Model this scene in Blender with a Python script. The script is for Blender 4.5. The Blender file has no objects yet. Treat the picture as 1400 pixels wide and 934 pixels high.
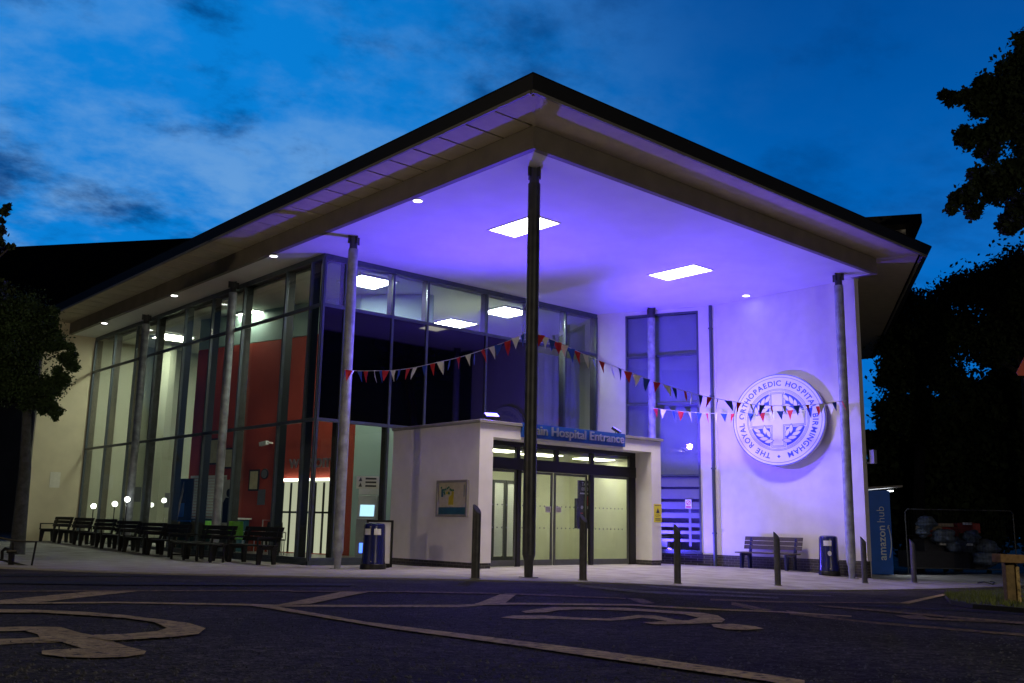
import bpy, bmesh, math, random
import numpy as np
from mathutils import Vector, Matrix, noise as mnoise
random.seed(7); rng = np.random.default_rng(7)
S = bpy.context.scene; COL = S.collection
rad = math.radians

# ------------------------------------------------------------------ camera
F, YAW, PIT, ROL = 1318.358, rad(41.57085), rad(10.71838), rad(1.07588)
CAM = np.array([0, 0, 1.09])
fw = np.array([math.sin(YAW)*math.cos(PIT), math.cos(YAW)*math.cos(PIT), math.sin(PIT)])
_r = np.array([math.cos(YAW), -math.sin(YAW), 0]); _u = np.cross(_r, fw)
rt = _r*math.cos(ROL)+_u*math.sin(ROL); up = -_r*math.sin(ROL)+_u*math.cos(ROL)
cd = bpy.data.cameras.new('camera'); cam = bpy.data.objects.new('camera', cd); COL.objects.link(cam)
cd.sensor_width = 36; cd.lens = F/1400*36; cd.clip_start = .05; cd.clip_end = 2000
M = Matrix(((rt[0], up[0], -fw[0], CAM[0]), (rt[1], up[1], -fw[1], CAM[1]), (rt[2], up[2], -fw[2], CAM[2]), (0, 0, 0, 1)))
cam.matrix_world = M; S.camera = cam
# surveying helpers: where the sight line of a photo pixel meets a plane
def ray(x, y): return fw*F+rt*(x-700)-up*(y-467)
def onz(x, y, z): d = ray(x, y); return CAM+d*((z-CAM[2])/d[2])
def at(x, y, D): return CAM+ray(x, y)/F*D

# ------------------------------------------------------------------ materials
def lin(r, g, b):
    f = lambda c: (c/255/12.92 if c/255 <= .04045 else ((c/255+.055)/1.055)**2.4)
    return (f(r), f(g), f(b))
def pm(name, col, rough=.6, metal=0, var=.15, scale=8, bump=0, bscale=60, spec=.5, col2=None, coat=0):
    m = bpy.data.materials.new(name); m.use_nodes = True
    nt = m.node_tree; N = nt.nodes; L = nt.links; b = N['Principled BSDF']
    b.inputs['Roughness'].default_value = rough; b.inputs['Metallic'].default_value = metal
    b.inputs['Specular IOR Level'].default_value = spec; b.inputs['Coat Weight'].default_value = coat
    tc = N.new('ShaderNodeTexCoord')
    n = N.new('ShaderNodeTexNoise'); n.inputs['Scale'].default_value = scale; n.inputs['Detail'].default_value = 6
    L.new(tc.outputs['Object'], n.inputs['Vector'])
    r = N.new('ShaderNodeValToRGB'); L.new(n.outputs['Fac'], r.inputs[0])
    c2 = col2 if col2 else tuple(min(1, c*(1+var)) for c in col)
    c1 = col if col2 else tuple(c*(1-var) for c in col)
    r.color_ramp.elements[0].position = .32; r.color_ramp.elements[1].position = .68
    r.color_ramp.elements[0].color = (*c1, 1); r.color_ramp.elements[1].color = (*c2, 1)
    L.new(r.outputs[0], b.inputs['Base Color'])
    if bump:
        n2 = N.new('ShaderNodeTexNoise'); n2.inputs['Scale'].default_value = bscale; n2.inputs['Detail'].default_value = 4
        L.new(tc.outputs['Object'], n2.inputs['Vector'])
        bp = N.new('ShaderNodeBump'); bp.inputs['Strength'].default_value = bump; bp.inputs['Distance'].default_value = .02
        L.new(n2.outputs['Fac'], bp.inputs['Height']); L.new(bp.outputs[0], b.inputs['Normal'])
    return m
def em(name, col, s):
    m = bpy.data.materials.new(name); m.use_nodes = True; nt = m.node_tree; nt.nodes.clear()
    e = nt.nodes.new('ShaderNodeEmission'); e.inputs[0].default_value = (*col, 1); e.inputs[1].default_value = s
    o = nt.nodes.new('ShaderNodeOutputMaterial'); nt.links.new(e.outputs[0], o.inputs[0]); return m
def glass(name, tint=(1, 1, 1), ior=1.5, dirt=.0):
    m = bpy.data.materials.new(name); m.use_nodes = True; nt = m.node_tree; nt.nodes.clear(); N = nt.nodes; L = nt.links
    t = N.new('ShaderNodeBsdfTransparent'); t.inputs[0].default_value = (*tint, 1)
    g = N.new('ShaderNodeBsdfGlossy'); g.inputs['Roughness'].default_value = .02
    lw = N.new('ShaderNodeLayerWeight'); lw.inputs[0].default_value = .5
    pw = N.new('ShaderNodeMath'); pw.operation = 'POWER'; L.new(lw.outputs['Facing'], pw.inputs[0]); pw.inputs[1].default_value = 5
    f0 = ((ior-1)/(ior+1))**2
    f = N.new('ShaderNodeMath'); f.operation = 'MULTIPLY_ADD'; L.new(pw.outputs[0], f.inputs[0]); f.inputs[1].default_value = 1-f0; f.inputs[2].default_value = f0
    mx = N.new('ShaderNodeMixShader'); L.new(f.outputs[0], mx.inputs[0]); L.new(t.outputs[0], mx.inputs[1]); L.new(g.outputs[0], mx.inputs[2])
    o = N.new('ShaderNodeOutputMaterial')
    if dirt:
        d = N.new('ShaderNodeBsdfDiffuse'); d.inputs[0].default_value = (.6, .65, .6, 1)
        m2 = N.new('ShaderNodeMixShader'); m2.inputs[0].default_value = dirt
        L.new(mx.outputs[0], m2.inputs[1]); L.new(d.outputs[0], m2.inputs[2]); L.new(m2.outputs[0], o.inputs[0])
    else: L.new(mx.outputs[0], o.inputs[0])
    return m
def brickmat(name, c1, c2, mortar, w=.225, h=.075):
    m = pm(name, c1, .85); nt = m.node_tree; N = nt.nodes; L = nt.links; b = N['Principled BSDF']
    g = N.new('ShaderNodeNewGeometry'); sx = N.new('ShaderNodeSeparateXYZ'); L.new(g.outputs['Position'], sx.inputs[0])
    a = N.new('ShaderNodeMath'); a.operation = 'ADD'; L.new(sx.outputs[0], a.inputs[0]); L.new(sx.outputs[1], a.inputs[1])
    cx = N.new('ShaderNodeCombineXYZ'); L.new(a.outputs[0], cx.inputs[0]); L.new(sx.outputs[2], cx.inputs[1])
    br = N.new('ShaderNodeTexBrick'); br.inputs['Scale'].default_value = 1; br.inputs['Brick Width'].default_value = w; br.inputs['Row Height'].default_value = h
    br.inputs['Mortar Size'].default_value = .006; br.inputs['Color1'].default_value = (*c1, 1); br.inputs['Color2'].default_value = (*c2, 1); br.inputs['Mortar'].default_value = (*mortar, 1)
    L.new(cx.outputs[0], br.inputs['Vector']); L.new(br.outputs['Color'], b.inputs['Base Color'])
    bp = N.new('ShaderNodeBump'); bp.inputs['Strength'].default_value = .6; bp.inputs['Distance'].default_value = .006; bp.invert = True
    L.new(br.outputs['Fac'], bp.inputs['Height']); L.new(bp.outputs[0], b.inputs['Normal']); return m
K = {}
def asphalt():
    m = pm('asphalt', (.028, .028, .030), .9, 0, 0, 1, spec=.15); nt = m.node_tree; N = nt.nodes; L = nt.links; b = N['Principled BSDF']
    tc = N.new('ShaderNodeTexCoord')
    v = N.new('ShaderNodeTexVoronoi'); v.inputs['Scale'].default_value = 75; L.new(tc.outputs['Object'], v.inputs['Vector'])
    n = N.new('ShaderNodeTexNoise'); n.inputs['Scale'].default_value = .9; n.inputs['Detail'].default_value = 8; L.new(tc.outputs['Object'], n.inputs['Vector'])
    r1 = N.new('ShaderNodeValToRGB'); L.new(n.outputs['Fac'], r1.inputs[0])
    r1.color_ramp.elements[0].position = .35; r1.color_ramp.elements[0].color = (.017, .016, .016, 1); r1.color_ramp.elements[1].position = .7; r1.color_ramp.elements[1].color = (.045, .043, .041, 1)
    sp = N.new('ShaderNodeValToRGB'); L.new(v.outputs['Color'], sp.inputs[0])
    sp.color_ramp.elements[0].position = .1; sp.color_ramp.elements[0].color = (.25, .25, .25, 1); sp.color_ramp.elements[1].position = .95; sp.color_ramp.elements[1].color = (2.6, 2.5, 2.4, 1)
    mu = N.new('ShaderNodeMix'); mu.data_type = 'RGBA'; mu.blend_type = 'MULTIPLY'; mu.inputs[0].default_value = 1
    L.new(r1.outputs[0], mu.inputs[6]); L.new(sp.outputs[0], mu.inputs[7])
    n3 = N.new('ShaderNodeTexNoise'); n3.inputs['Scale'].default_value = 14; n3.inputs['Detail'].default_value = 7; n3.inputs['Roughness'].default_value = .75; L.new(tc.outputs['Object'], n3.inputs['Vector'])
    r3 = N.new('ShaderNodeValToRGB'); L.new(n3.outputs['Fac'], r3.inputs[0]); r3.color_ramp.elements[0].position = .38; r3.color_ramp.elements[0].color = (.35, .35, .36, 1); r3.color_ramp.elements[1].position = .68; r3.color_ramp.elements[1].color = (2.4, 2.3, 2.15, 1)
    m3 = N.new('ShaderNodeMix'); m3.data_type = 'RGBA'; m3.blend_type = 'MULTIPLY'; m3.inputs[0].default_value = 1; L.new(mu.outputs[2], m3.inputs[6]); L.new(r3.outputs[0], m3.inputs[7]); L.new(m3.outputs[2], b.inputs['Base Color'])
    bp = N.new('ShaderNodeBump'); bp.inputs['Strength'].default_value = .8; bp.inputs['Distance'].default_value = .02
    L.new(v.outputs['Distance'], bp.inputs['Height'])
    b2 = N.new('ShaderNodeBump'); b2.inputs['Strength'].default_value = .7; b2.inputs['Distance'].default_value = .05; L.new(n3.outputs['Fac'], b2.inputs['Height']); L.new(bp.outputs[0], b2.inputs['Normal']); L.new(b2.outputs[0], b.inputs['Normal']); return m
def paving():
    m = pm('paving', (.33, .32, .31), .8); nt = m.node_tree; N = nt.nodes; L = nt.links; b = N['Principled BSDF']
    tc = N.new('ShaderNodeTexCoord'); br = N.new('ShaderNodeTexBrick'); br.inputs['Scale'].default_value = 1; br.inputs['Brick Width'].default_value = .6; br.inputs['Row Height'].default_value = .45
    br.inputs['Mortar Size'].default_value = .006; br.inputs['Color1'].default_value = (.30, .29, .28, 1); br.inputs['Color2'].default_value = (.38, .37, .36, 1); br.inputs['Mortar'].default_value = (.13, .13, .12, 1)
    L.new(tc.outputs['Object'], br.inputs['Vector'])
    n = N.new('ShaderNodeTexNoise'); n.inputs['Scale'].default_value = 1.7; n.inputs['Detail'].default_value = 9; L.new(tc.outputs['Object'], n.inputs['Vector'])
    r = N.new('ShaderNodeValToRGB'); L.new(n.outputs['Fac'], r.inputs[0]); r.color_ramp.elements[0].position = .3; r.color_ramp.elements[0].color = (.6, .58, .56, 1); r.color_ramp.elements[1].position = .62; r.color_ramp.elements[1].color = (1, 1, 1, 1)
    mu = N.new('ShaderNodeMix'); mu.data_type = 'RGBA'; mu.blend_type = 'MULTIPLY'; mu.inputs[0].default_value = 1
    L.new(br.outputs[0], mu.inputs[6]); L.new(r.outputs[0], mu.inputs[7]); L.new(mu.outputs[2], b.inputs['Base Color']); return m
K['asphalt'] = asphalt(); K['paving'] = paving()
K['kerb'] = pm('kerb_concrete', (.24, .23, .21), .85, bump=.3)
K['soil'] = pm('far_ground', (.02, .022, .02), .95, scale=.2)
def worn(name, c1, c2, lo, hi):
    m = pm(name, c1, .85, 0, .3, 6, .5, 60, col2=c2, spec=.2); nt = m.node_tree; N = nt.nodes; L = nt.links; b = N['Principled BSDF']; src = b.inputs['Base Color'].links[0].from_socket
    tc = N.new('ShaderNodeTexCoord'); n = N.new('ShaderNodeTexNoise'); n.inputs['Scale'].default_value = 26; n.inputs['Detail'].default_value = 9; n.inputs['Roughness'].default_value = .72; L.new(tc.outputs['Object'], n.inputs['Vector'])
    r = N.new('ShaderNodeMapRange'); r.inputs[1].default_value = lo; r.inputs[2].default_value = hi; L.new(n.outputs['Fac'], r.inputs[0])
    x = N.new('ShaderNodeMix'); x.data_type = 'RGBA'; L.new(r.outputs[0], x.inputs[0]); x.inputs[6].default_value = (.03, .028, .027, 1); L.new(src, x.inputs[7]); L.new(x.outputs[2], b.inputs['Base Color']); return m
K['paint'] = worn('worn_yellow_paint', (.38, .27, .11), (.62, .47, .22), .36, .50)
K['paint2'] = worn('faint_yellow_paint', (.26, .17, .06), (.45, .31, .11), .42, .60)
K['render'] = pm('white_render', (.72, .70, .67), .85, 0, .05, 2.5, .12, 150)
K['cream'] = pm('cream_render', (.68, .62, .45), .85, 0, .06, 1.5, .12, 150)
K['soffit'] = pm('soffit_board', (.50, .43, .31), .7, 0, .08, 3)
K['ceil'] = pm('canopy_ceiling', (.76, .75, .74), .75, 0, .04, 1.2, .05, 30)
K['beam'] = pm('beam_cladding', (.17, .15, .125), .6, .0, .12, 2)
K['fascia'] = pm('dark_fascia', (.004, .004, .006), .6, .0, .2, 3)
K['roof'] = pm('roof_slate', (.010, .010, .012), .9, 0, .3, 3, .3, 20, spec=.1)
K['frame'] = pm('window_frame_paint', (.075, .095, .12), .45, .3, .12, 6)
K['fin'] = pm('dark_mullion_fin', (.006, .009, .010), .7, .0, .2, 4)
K['steel'] = pm('galvanised_column', (.30, .32, .36), .5, .15, .3, 5, .08, 30)
K['steeld'] = pm('painted_column', (.055, .058, .065), .45, .3, .3, 5, .08, 30)
K['bollard'] = pm('bollard_grey', (.085, .086, .092), .5, .3, .25, 12, .1, 80)
K['glass'] = glass('clear_glass', (.90, .93, .90), 1.4)
K['glasst'] = glass('tinted_glass', (.84, .88, .92), 1.5)
K['glassu'] = glass('reflective_top_glass', (.72, .76, .84), 2.3)
K['glassd'] = pm('dark_spandrel_glass', (.002, .002, .003), .03, 0, .1, 3, spec=.35)
K['blue'] = pm('sign_blue', lin(12, 66, 150), .4, 0, .06, 5)
K['chrome'] = pm('brushed_steel', (.62, .62, .62), .3, .9, .05, 20)
K['navy'] = pm('navy_plastic', (.012, .016, .10), .25, 0, .12, 5, coat=.3)
K['black'] = pm('black_metal', (.010, .010, .011), .45, .3, .3, 10)
K['blackm'] = pm('black_stained_wood', (.005, .005, .005), .75, 0, .3, 14, .3, 50)
K['wood'] = pm('weathered_bench_wood', (.055, .042, .038), .65, 0, .35, 14, .3, 50)
K['brick'] = brickmat('dark_brick', (.055, .05, .048), (.035, .032, .032), (.15, .145, .13))
K['coping'] = pm('grey_coping', (.22, .21, .20), .6, .1, .1, 4)
K['inwall'] = pm('interior_wall', (.46, .49, .39), .8, 0, .06, .6)
K['inred'] = pm('interior_red_wall', (.44, .060, .035), .7, 0, .22, .5)
K['inteal'] = pm('interior_pale_teal', (.33, .46, .44), .75, 0, .06, 1)
K['infloor'] = pm('interior_floor', (.14, .14, .13), .35, 0, .2, 2)
K['inceil'] = pm('interior_ceiling', (.60, .61, .56), .8, 0, .04, 2)
K['lobby'] = pm('lobby_wall', (.72, .73, .58), .7, 0, .05, 2)
K['white'] = pm('white_plastic', (.78, .78, .78), .5, 0, .03, 5)
K['emblue'] = pm('emblem_blue', (.045, .10, .55), .5, 0, .05, 5)
K['red'] = pm('pennant_red', (.60, .015, .03), .7, 0, .12, 9)
K['pblue'] = pm('pennant_blue', (.015, .07, .45), .7, 0, .12, 9)
K['pwhite'] = pm('pennant_white', (.86, .87, .92), .7, 0, .06, 9)
K['string'] = pm('white_cord', (.7, .7, .7), .8)
K['yellow'] = pm('sign_yellow', (.72, .62, .02), .5, 0, .05, 9)
K['teal'] = pm('teal_laminate', (.02, .10, .14), .45)
K['blind'] = pm('blind_fabric', (.36, .37, .38), .85, 0, .06, 2)
K['blindw'] = pm('white_slat_blind', (.75, .78, .74), .6, 0, .04, 4)
K['film'] = pm('frosted_film', (.15, .16, .20), .7, 0, .05, 6)
K['leaf'] = pm('dark_leaf', (.022, .034, .014), .75, 0, .4, .8, spec=.15)
K['leafl'] = pm('green_leaf', (.030, .058, .018), .6, 0, .4, 1.2, spec=.3)
K['bark'] = pm('bark', (.035, .030, .026), .9, 0, .35, 12, .6, 30)
K['barkb'] = pm('pale_bark', (.055, .058, .065), .85, 0, .35, 8, .5, 30)
K['grass'] = pm('grass_blade', (.13, .17, .03), .7, 0, .4, 3)
K['lockblue'] = pm('locker_blue', (.012, .15, .78), .45, 0, .06, 4)
K['greywall'] = pm('grey_brick_wall', (.10, .105, .11), .9, 0, .2, .5)
K['orange'] = pm('timber_rail', (.26, .16, .07), .8, 0, .3, 12, .4, 40)
K['postwood'] = pm('timber_post', (.20, .14, .06), .8, 0, .3, 12, .4, 40)
K['bag'] = pm('pale_plastic_bag', (.10, .13, .19), .4, 0, .25, 6, .5, 12)
K['redbox'] = pm('red_crate', (.28, .03, .03), .6, 0, .25, 6)
K['card'] = pm('cardboard', (.28, .22, .16), .85, 0, .2, 6)
K['signred'] = pm('sign_red', (.50, .06, .03), .45, 0, .08, 6)
K['signgrey'] = pm('sign_back_grey', (.30, .31, .33), .5, .3, .1, 6)
K['paper'] = pm('paper', (.72, .70, .62), .8, 0, .06, 8)
K['paperg'] = pm('poster_cream', (.52, .48, .33), .7, 0, .12, 6)
K['pgreen'] = pm('print_green', (.03, .16, .09), .6)
K['pyel'] = pm('print_yellow', (.50, .40, .02), .6)
K['ink'] = pm('ink', (.02, .02, .03), .6)
K['lime'] = pm('lime_plastic', (.16, .50, .05), .5)
E_CEIL = em('panel_light_glow', (1, .96, .88), 9)
E_DOWN = em('downlight_glow', (1, .98, .95), 12)
E_IN = em('interior_panel_glow', (.98, 1, .80), 54)
E_LOB = em('lobby_panel_glow', (1, .97, .72), 13)
E_FLOOD = em('flood_lens_glow', (.16, .12, 1), 14)
E_GLOBE = em('globe_glow', (.95, 1, .9), 16)
E_SCR = em('screen_glow', (.45, .75, 1), 1.6)
E_SCR2 = em('blue_lamp_glow', (.06, .15, 1), 4)
E_LOCK = em('locker_lamp_glow', (.85, .93, 1), 10)
E_TUBE = em('tube_glow', (1, 1, .85), 5)

# ------------------------------------------------------------------ mesh helpers
class MB:
    def __init__(s): s.v = []; s.f = []; s.m = []; s.cur = 0
    def add(s, vs, fs):
        o = len(s.v); s.v += [tuple(map(float, p)) for p in vs]
        for f in fs: s.f.append([i+o for i in f]); s.m.append(s.cur)
        return s
    def box(s, x0, x1, y0, y1, z0, z1):
        return s.hexa([(x0, y0, z0), (x1, y0, z0), (x1, y1, z0), (x0, y1, z0), (x0, y0, z1), (x1, y0, z1), (x1, y1, z1), (x0, y1, z1)])
    def hexa(s, c): return s.add(c, [(0, 3, 2, 1), (4, 5, 6, 7), (0, 1, 5, 4), (1, 2, 6, 5), (2, 3, 7, 6), (3, 0, 4, 7)])
    def wall(s, a, b, z0, z1, t, za=None):
        """upright slab from a to b (plan), thickness t to the left of a->b (t<0: to the right)"""
        a = np.array(a[:2], float); b = np.array(b[:2], float); d = (b-a)/np.linalg.norm(b-a); n = np.array([-d[1], d[0]])*t
        p = [a, b, b+n, a+n]
        if t < 0: p = p[::-1]
        return s.hexa([(*q, z0) for q in p]+[(*q, z1) for q in p])
    def bar(s, a, b, w, h, upv=(0, 0, 1)):
        a = np.array(a, float); b = np.array(b, float); d = b-a; d /= np.linalg.norm(d); u = np.array(upv, float)
        x = np.cross(d, u)
        if np.linalg.norm(x) < 1e-6: x = np.cross(d, (1, 0, 0))
        x /= np.linalg.norm(x); y = np.cross(x, d); X = x*w/2; Y = y*h/2
        return s.hexa([a-X-Y, a+X-Y, b+X-Y, b-X-Y, a-X+Y, a+X+Y, b+X+Y, b-X+Y])
    def tube(s, pts, r, n=10, cap=True):
        P = [np.array(p, float) for p in pts]; R = r if isinstance(r, (list, tuple)) else [r]*len(P)
        vs = []; ref = None
        for i, p in enumerate(P):
            d = P[min(i+1, len(P)-1)]-P[max(i-1, 0)]; d = d/np.linalg.norm(d)
            if ref is None: ref = np.array([0, 0, 1.]) if abs(d[2]) < .9 else np.array([1., 0, 0])
            x = np.cross(d, ref); x /= np.linalg.norm(x); y = np.cross(x, d); ref = y
            for k in range(n): a = 2*math.pi*k/n; vs.append(p+R[i]*(math.cos(a)*x+math.sin(a)*y))
        fs = [(i*n+k, i*n+(k+1) % n, (i+1)*n+(k+1) % n, (i+1)*n+k) for i in range(len(P)-1) for k in range(n)]
        if cap: fs += [tuple(range(n))[::-1], tuple(range((len(P)-1)*n, len(P)*n))]
        return s.add(vs, fs)
    def lathe(s, prof, c=(0, 0, 0), n=24):
        vs = []
        for (r, z) in prof:
            for k in range(n): a = 2*math.pi*k/n; vs.append((c[0]+r*math.cos(a), c[1]+r*math.sin(a), c[2]+z))
        m = len(prof); fs = [(i*n+k, i*n+(k+1) % n, (i+1)*n+(k+1) % n, (i+1)*n+k) for i in range(m-1) for k in range(n)]
        fs += [tuple(range(n))[::-1], tuple(range((m-1)*n, m*n))]
        return s.add(vs, fs)
    def prism(s, poly, z0, z1):
        n = len(poly); vs = [(p[0], p[1], z0) for p in poly]+[(p[0], p[1], z1) for p in poly]
        return s.add(vs, [tuple(range(n))[::-1], tuple(range(n, 2*n))]+[(i, (i+1) % n, n+(i+1) % n, n+i) for i in range(n)])
    def sheet(s, pts): return s.add(pts, [tuple(range(len(pts)))])
    def slab(s, pts, o, R, U, t0, t1):
        """polygon in plane (o,R,U), extruded along the normal R x U from t0 to t1"""
        o = np.array(o, float); R = np.array(R, float); U = np.array(U, float); Nn = np.cross(R, U); n = len(pts)
        a = sum(pts[i][0]*pts[(i+1) % n][1]-pts[(i+1) % n][0]*pts[i][1] for i in range(n))
        if a < 0: pts = pts[::-1]
        vs = [o+R*p[0]+U*p[1]+Nn*t0 for p in pts]+[o+R*p[0]+U*p[1]+Nn*t1 for p in pts]
        return s.add(vs, [tuple(range(n))[::-1], tuple(range(n, 2*n))]+[(i, (i+1) % n, n+(i+1) % n, n+i) for i in range(n)])
    def ring(s, r0, r1, o, R, U, t0, t1, n=72):
        o = np.array(o, float); R = np.array(R, float); U = np.array(U, float); Nn = np.cross(R, U); vs = []
        for r, t in ((r0, t0), (r1, t0), (r1, t1), (r0, t1)):
            for k in range(n): a = 2*math.pi*k/n; vs.append(o+(R*math.cos(a)+U*math.sin(a))*r+Nn*t)
        fs = []
        for i in range(4):
            j = (i+1) % 4
            for k in range(n): k2 = (k+1) % n; fs.append((i*n+k, i*n+k2, j*n+k2, j*n+k))
        return s.add(vs, [f[::-1] for f in fs][::1])
def wloc(o):
    v = Vector((0, 0, 0))
    while o is not None: v += o.location; o = o.parent
    return v
def obj(name, mb, mat, parent=None, world=False, bevel=0, smooth=False):
    me = bpy.data.meshes.new(name); off = wloc(parent) if (world and parent) else Vector((0, 0, 0))
    me.from_pydata([(v[0]-off.x, v[1]-off.y, v[2]-off.z) for v in mb.v], [], mb.f)
    for m in (mat if isinstance(mat, (list, tuple)) else [mat]): me.materials.append(m)
    for p, i in zip(me.polygons, mb.m): p.material_index = i
    bm = bmesh.new(); bm.from_mesh(me); bmesh.ops.recalc_face_normals(bm, faces=bm.faces); bm.to_mesh(me); bm.free()
    if smooth:
        for p in me.polygons: p.use_smooth = True
        try: me.set_sharp_from_angle(angle=rad(40))
        except Exception: pass
    o = bpy.data.objects.new(name, me); COL.objects.link(o)
    if parent: o.parent = parent
    if bevel:
        b = o.modifiers.new('bevel', 'BEVEL'); b.width = bevel; b.segments = 2; b.limit_method = 'ANGLE'; b.angle_limit = rad(40)
    return o
def tag(o, label=None, cat=None, group=None, kind=None):
    if label: o['label'] = label
    if cat: o['category'] = cat
    if group: o['group'] = group
    if kind: o['kind'] = kind
    return o
def thing(name, label, cat, loc=(0, 0, 0), rotz=0, group=None):
    o = bpy.data.objects.new(name, None); COL.objects.link(o); o.location = tuple(map(float, loc)); o.rotation_euler = (0, 0, rotz); o.empty_display_size = .2
    return tag(o, label, cat, group)
def kids(o): return [c for c in COL.objects if c.parent == o]
def copy_tree(o, parent=None):
    c = o.copy(); COL.objects.link(c); c.parent = parent
    for ch in kids(o): copy_tree(ch, c)
    return c
def dup(o, loc, rotz=None, label=None):
    c = copy_tree(o); c.location = tuple(map(float, loc))
    if rotz is not None: c.rotation_euler = (0, 0, rotz)
    if label: c['label'] = label
    return c
_tc = {}
def text_geo(body, size=1, extrude=0, align='LEFT', bold=0):
    key = (body, size, extrude, align, bold)
    if key in _tc: return _tc[key]
    cu = bpy.data.curves.new('text', 'FONT'); cu.body = body; cu.size = size; cu.extrude = extrude; cu.align_x = align; cu.offset = bold; cu.resolution_u = 3
    ob = bpy.data.objects.new('text', cu); COL.objects.link(ob); bpy.context.view_layer.update()
    ev = ob.evaluated_get(bpy.context.evaluated_depsgraph_get()); me = bpy.data.meshes.new_from_object(ev)
    vs = [tuple(v.co) for v in me.vertices]; fs = [tuple(p.vertices) for p in me.polygons]
    bpy.data.objects.remove(ob); bpy.data.curves.remove(cu); bpy.data.meshes.remove(me)
    _tc[key] = (vs, fs); return vs, fs
def text(mb, body, o, R, U, size, extrude=.002, align='LEFT', bold=0, lift=0):
    vs, fs = text_geo(body, size, extrude, align, bold); o = np.array(o, float); R = np.array(R, float); U = np.array(U, float); Nn = np.cross(R, U)
    mb.add([o+R*v[0]+U*v[1]+Nn*(v[2]+lift) for v in vs], fs); return mb

# ------------------------------------------------------------------ ground survey (thin plate spline through levels)
class TPS:
    def __init__(s, pts):
        P = np.array(pts, float); s.c = P[:, :2]; n = len(P); d = np.linalg.norm(s.c[:, None]-s.c[None], axis=2)
        Kk = np.where(d > 0, d*d*np.log(d+1e-9), 0)+np.eye(n)*.05; Q = np.c_[np.ones(n), s.c]
        A = np.block([[Kk, Q], [Q.T, np.zeros((3, 3))]]); s.w = np.linalg.solve(A, np.r_[P[:, 2], 0, 0, 0])
    def __call__(s, x, y):
        x = np.asarray(x, float); y = np.asarray(y, float); q = np.stack([x.ravel(), y.ravel()], 1)
        d = np.linalg.norm(q[:, None]-s.c[None], axis=2); Kk = np.where(d > 0, d*d*np.log(d+1e-9), 0)
        r = Kk@s.w[:-3]+s.w[-3]+q@s.w[-2:]; return r.reshape(x.shape) if x.shape else float(r[0])
KERB = [(-8, 40, .10), (1.5, 24, .17), (4.8, 18.7, .2), (5.8, 17, .2), (8.2, 13.6, .23), (8.8, 12.6, .25), (9.6, 11.6, .26), (10.6, 11.25, .23), (12, 11.2, .18), (14.2, 11.2, .06), (17, 11.2, -.08), (20.1, 11.1, -.17), (24, 11, -.24), (30, 10.8, -.28), (40, 10.5, -.32)]
INNER = [(12.63, 13.65, .11), (12.63, 20.37, -.04), (12.63, 27.1, -.04), (12.63, 34, .08), (11, 40.2, .12), (12.92, 40, .15), (24.37, 13.65, -.17), (16, 19, 0), (22, 19, 0), (25.2, 16, -.08), (25.2, 18.5, -.08), (18, 13.65, -.02), (13.4, 19.7, -.02), (28, 14.9, -.21), (32, 14, -.25), (20, 30, 0), (30, 30, 0), (11.2, 24, 0), (40, 14, -.3)]
pav = TPS(KERB+INNER)
road = TPS([(0, 0, .74), (-8, -8, 1.05), (8, -6, .60), (20, -6, .2), (-8, 8, .86), (4, 5, .52), (8, 4, .40), (2, 9, .50), (14, 4, .18), (-6, 20, .5), (35, 0, -.35), (-15, 30, .4)]+[(x, y, z-.03) for x, y, z in KERB]+[(x, y, z-.16) for x, y, z in INNER])
def onsurf(x, y, f=None, lift=.004):
    f = f or road; d = ray(x, y); lo, hi = .5, 80.
    for t in np.linspace(.8, 80, 800):
        p = CAM+d/F*t
        if p[2] < f(p[0], p[1])+lift: hi = t; break
        lo = t
    for _ in range(25):
        mid = (lo+hi)/2; p = CAM+d/F*mid
        if p[2] < f(p[0], p[1])+lift: hi = mid
        else: lo = mid
    p = CAM+d/F*hi; return np.array([p[0], p[1], f(p[0], p[1])+lift])

# far ground
mb = MB(); N_ = 40
mb.sheet([(-400, -400, -1.2), (400, -400, -1.2), (400, 400, -1.2), (-400, 400, -1.2)])
tag(obj('ground', mb, K['soil']), kind='structure')
# tarmac
gx = np.linspace(-26, 62, 150); gy = np.linspace(-20, 60, 140); X, Y = np.meshgrid(gx, gy); Z = road(np.clip(X, -12, 45), np.clip(Y, -10, 42))
mb = MB(); n = len(gx)
mb.add(np.stack([X.ravel(), Y.ravel(), Z.ravel()], 1), [(j*n+i, j*n+i+1, (j+1)*n+i+1, (j+1)*n+i) for j in range(len(gy)-1) for i in range(n-1)])
tag(obj('road', mb, K['asphalt'], smooth=True), kind='structure')
# pavement between the kerb and the building
FARP = [(-8, 60), (5, 60), (10, 60), (14, 60), (18, 50), (22, 50), (24, 40), (24, 35), (25, 30), (26, 28), (27, 25), (27.5, 18), (28, 15.3), (31, 14.3), (41, 13.7)]
Kp = np.array(KERB)[:, :2]; Fp = np.array(FARP, float); rows = []
for i in range(len(Kp)-1):
    for s in range(6): t = s/6; rows.append((Kp[i]*(1-t)+Kp[i+1]*t, Fp[i]*(1-t)+Fp[i+1]*t))
rows.append((Kp[-1], Fp[-1]))
V = []; m_ = 40
for a, b in rows:
    for k in range(m_+1): t = (k/m_)**1.6; q = a*(1-t)+b*t; V.append((q[0], q[1], pav(q[0], q[1])))
mb = MB(); mb.add(V, [(i*(m_+1)+k, i*(m_+1)+k+1, (i+1)*(m_+1)+k+1, (i+1)*(m_+1)+k) for i in range(len(rows)-1) for k in range(m_)])
tag(obj('pavement', mb, K['paving'], smooth=True), kind='structure')
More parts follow.
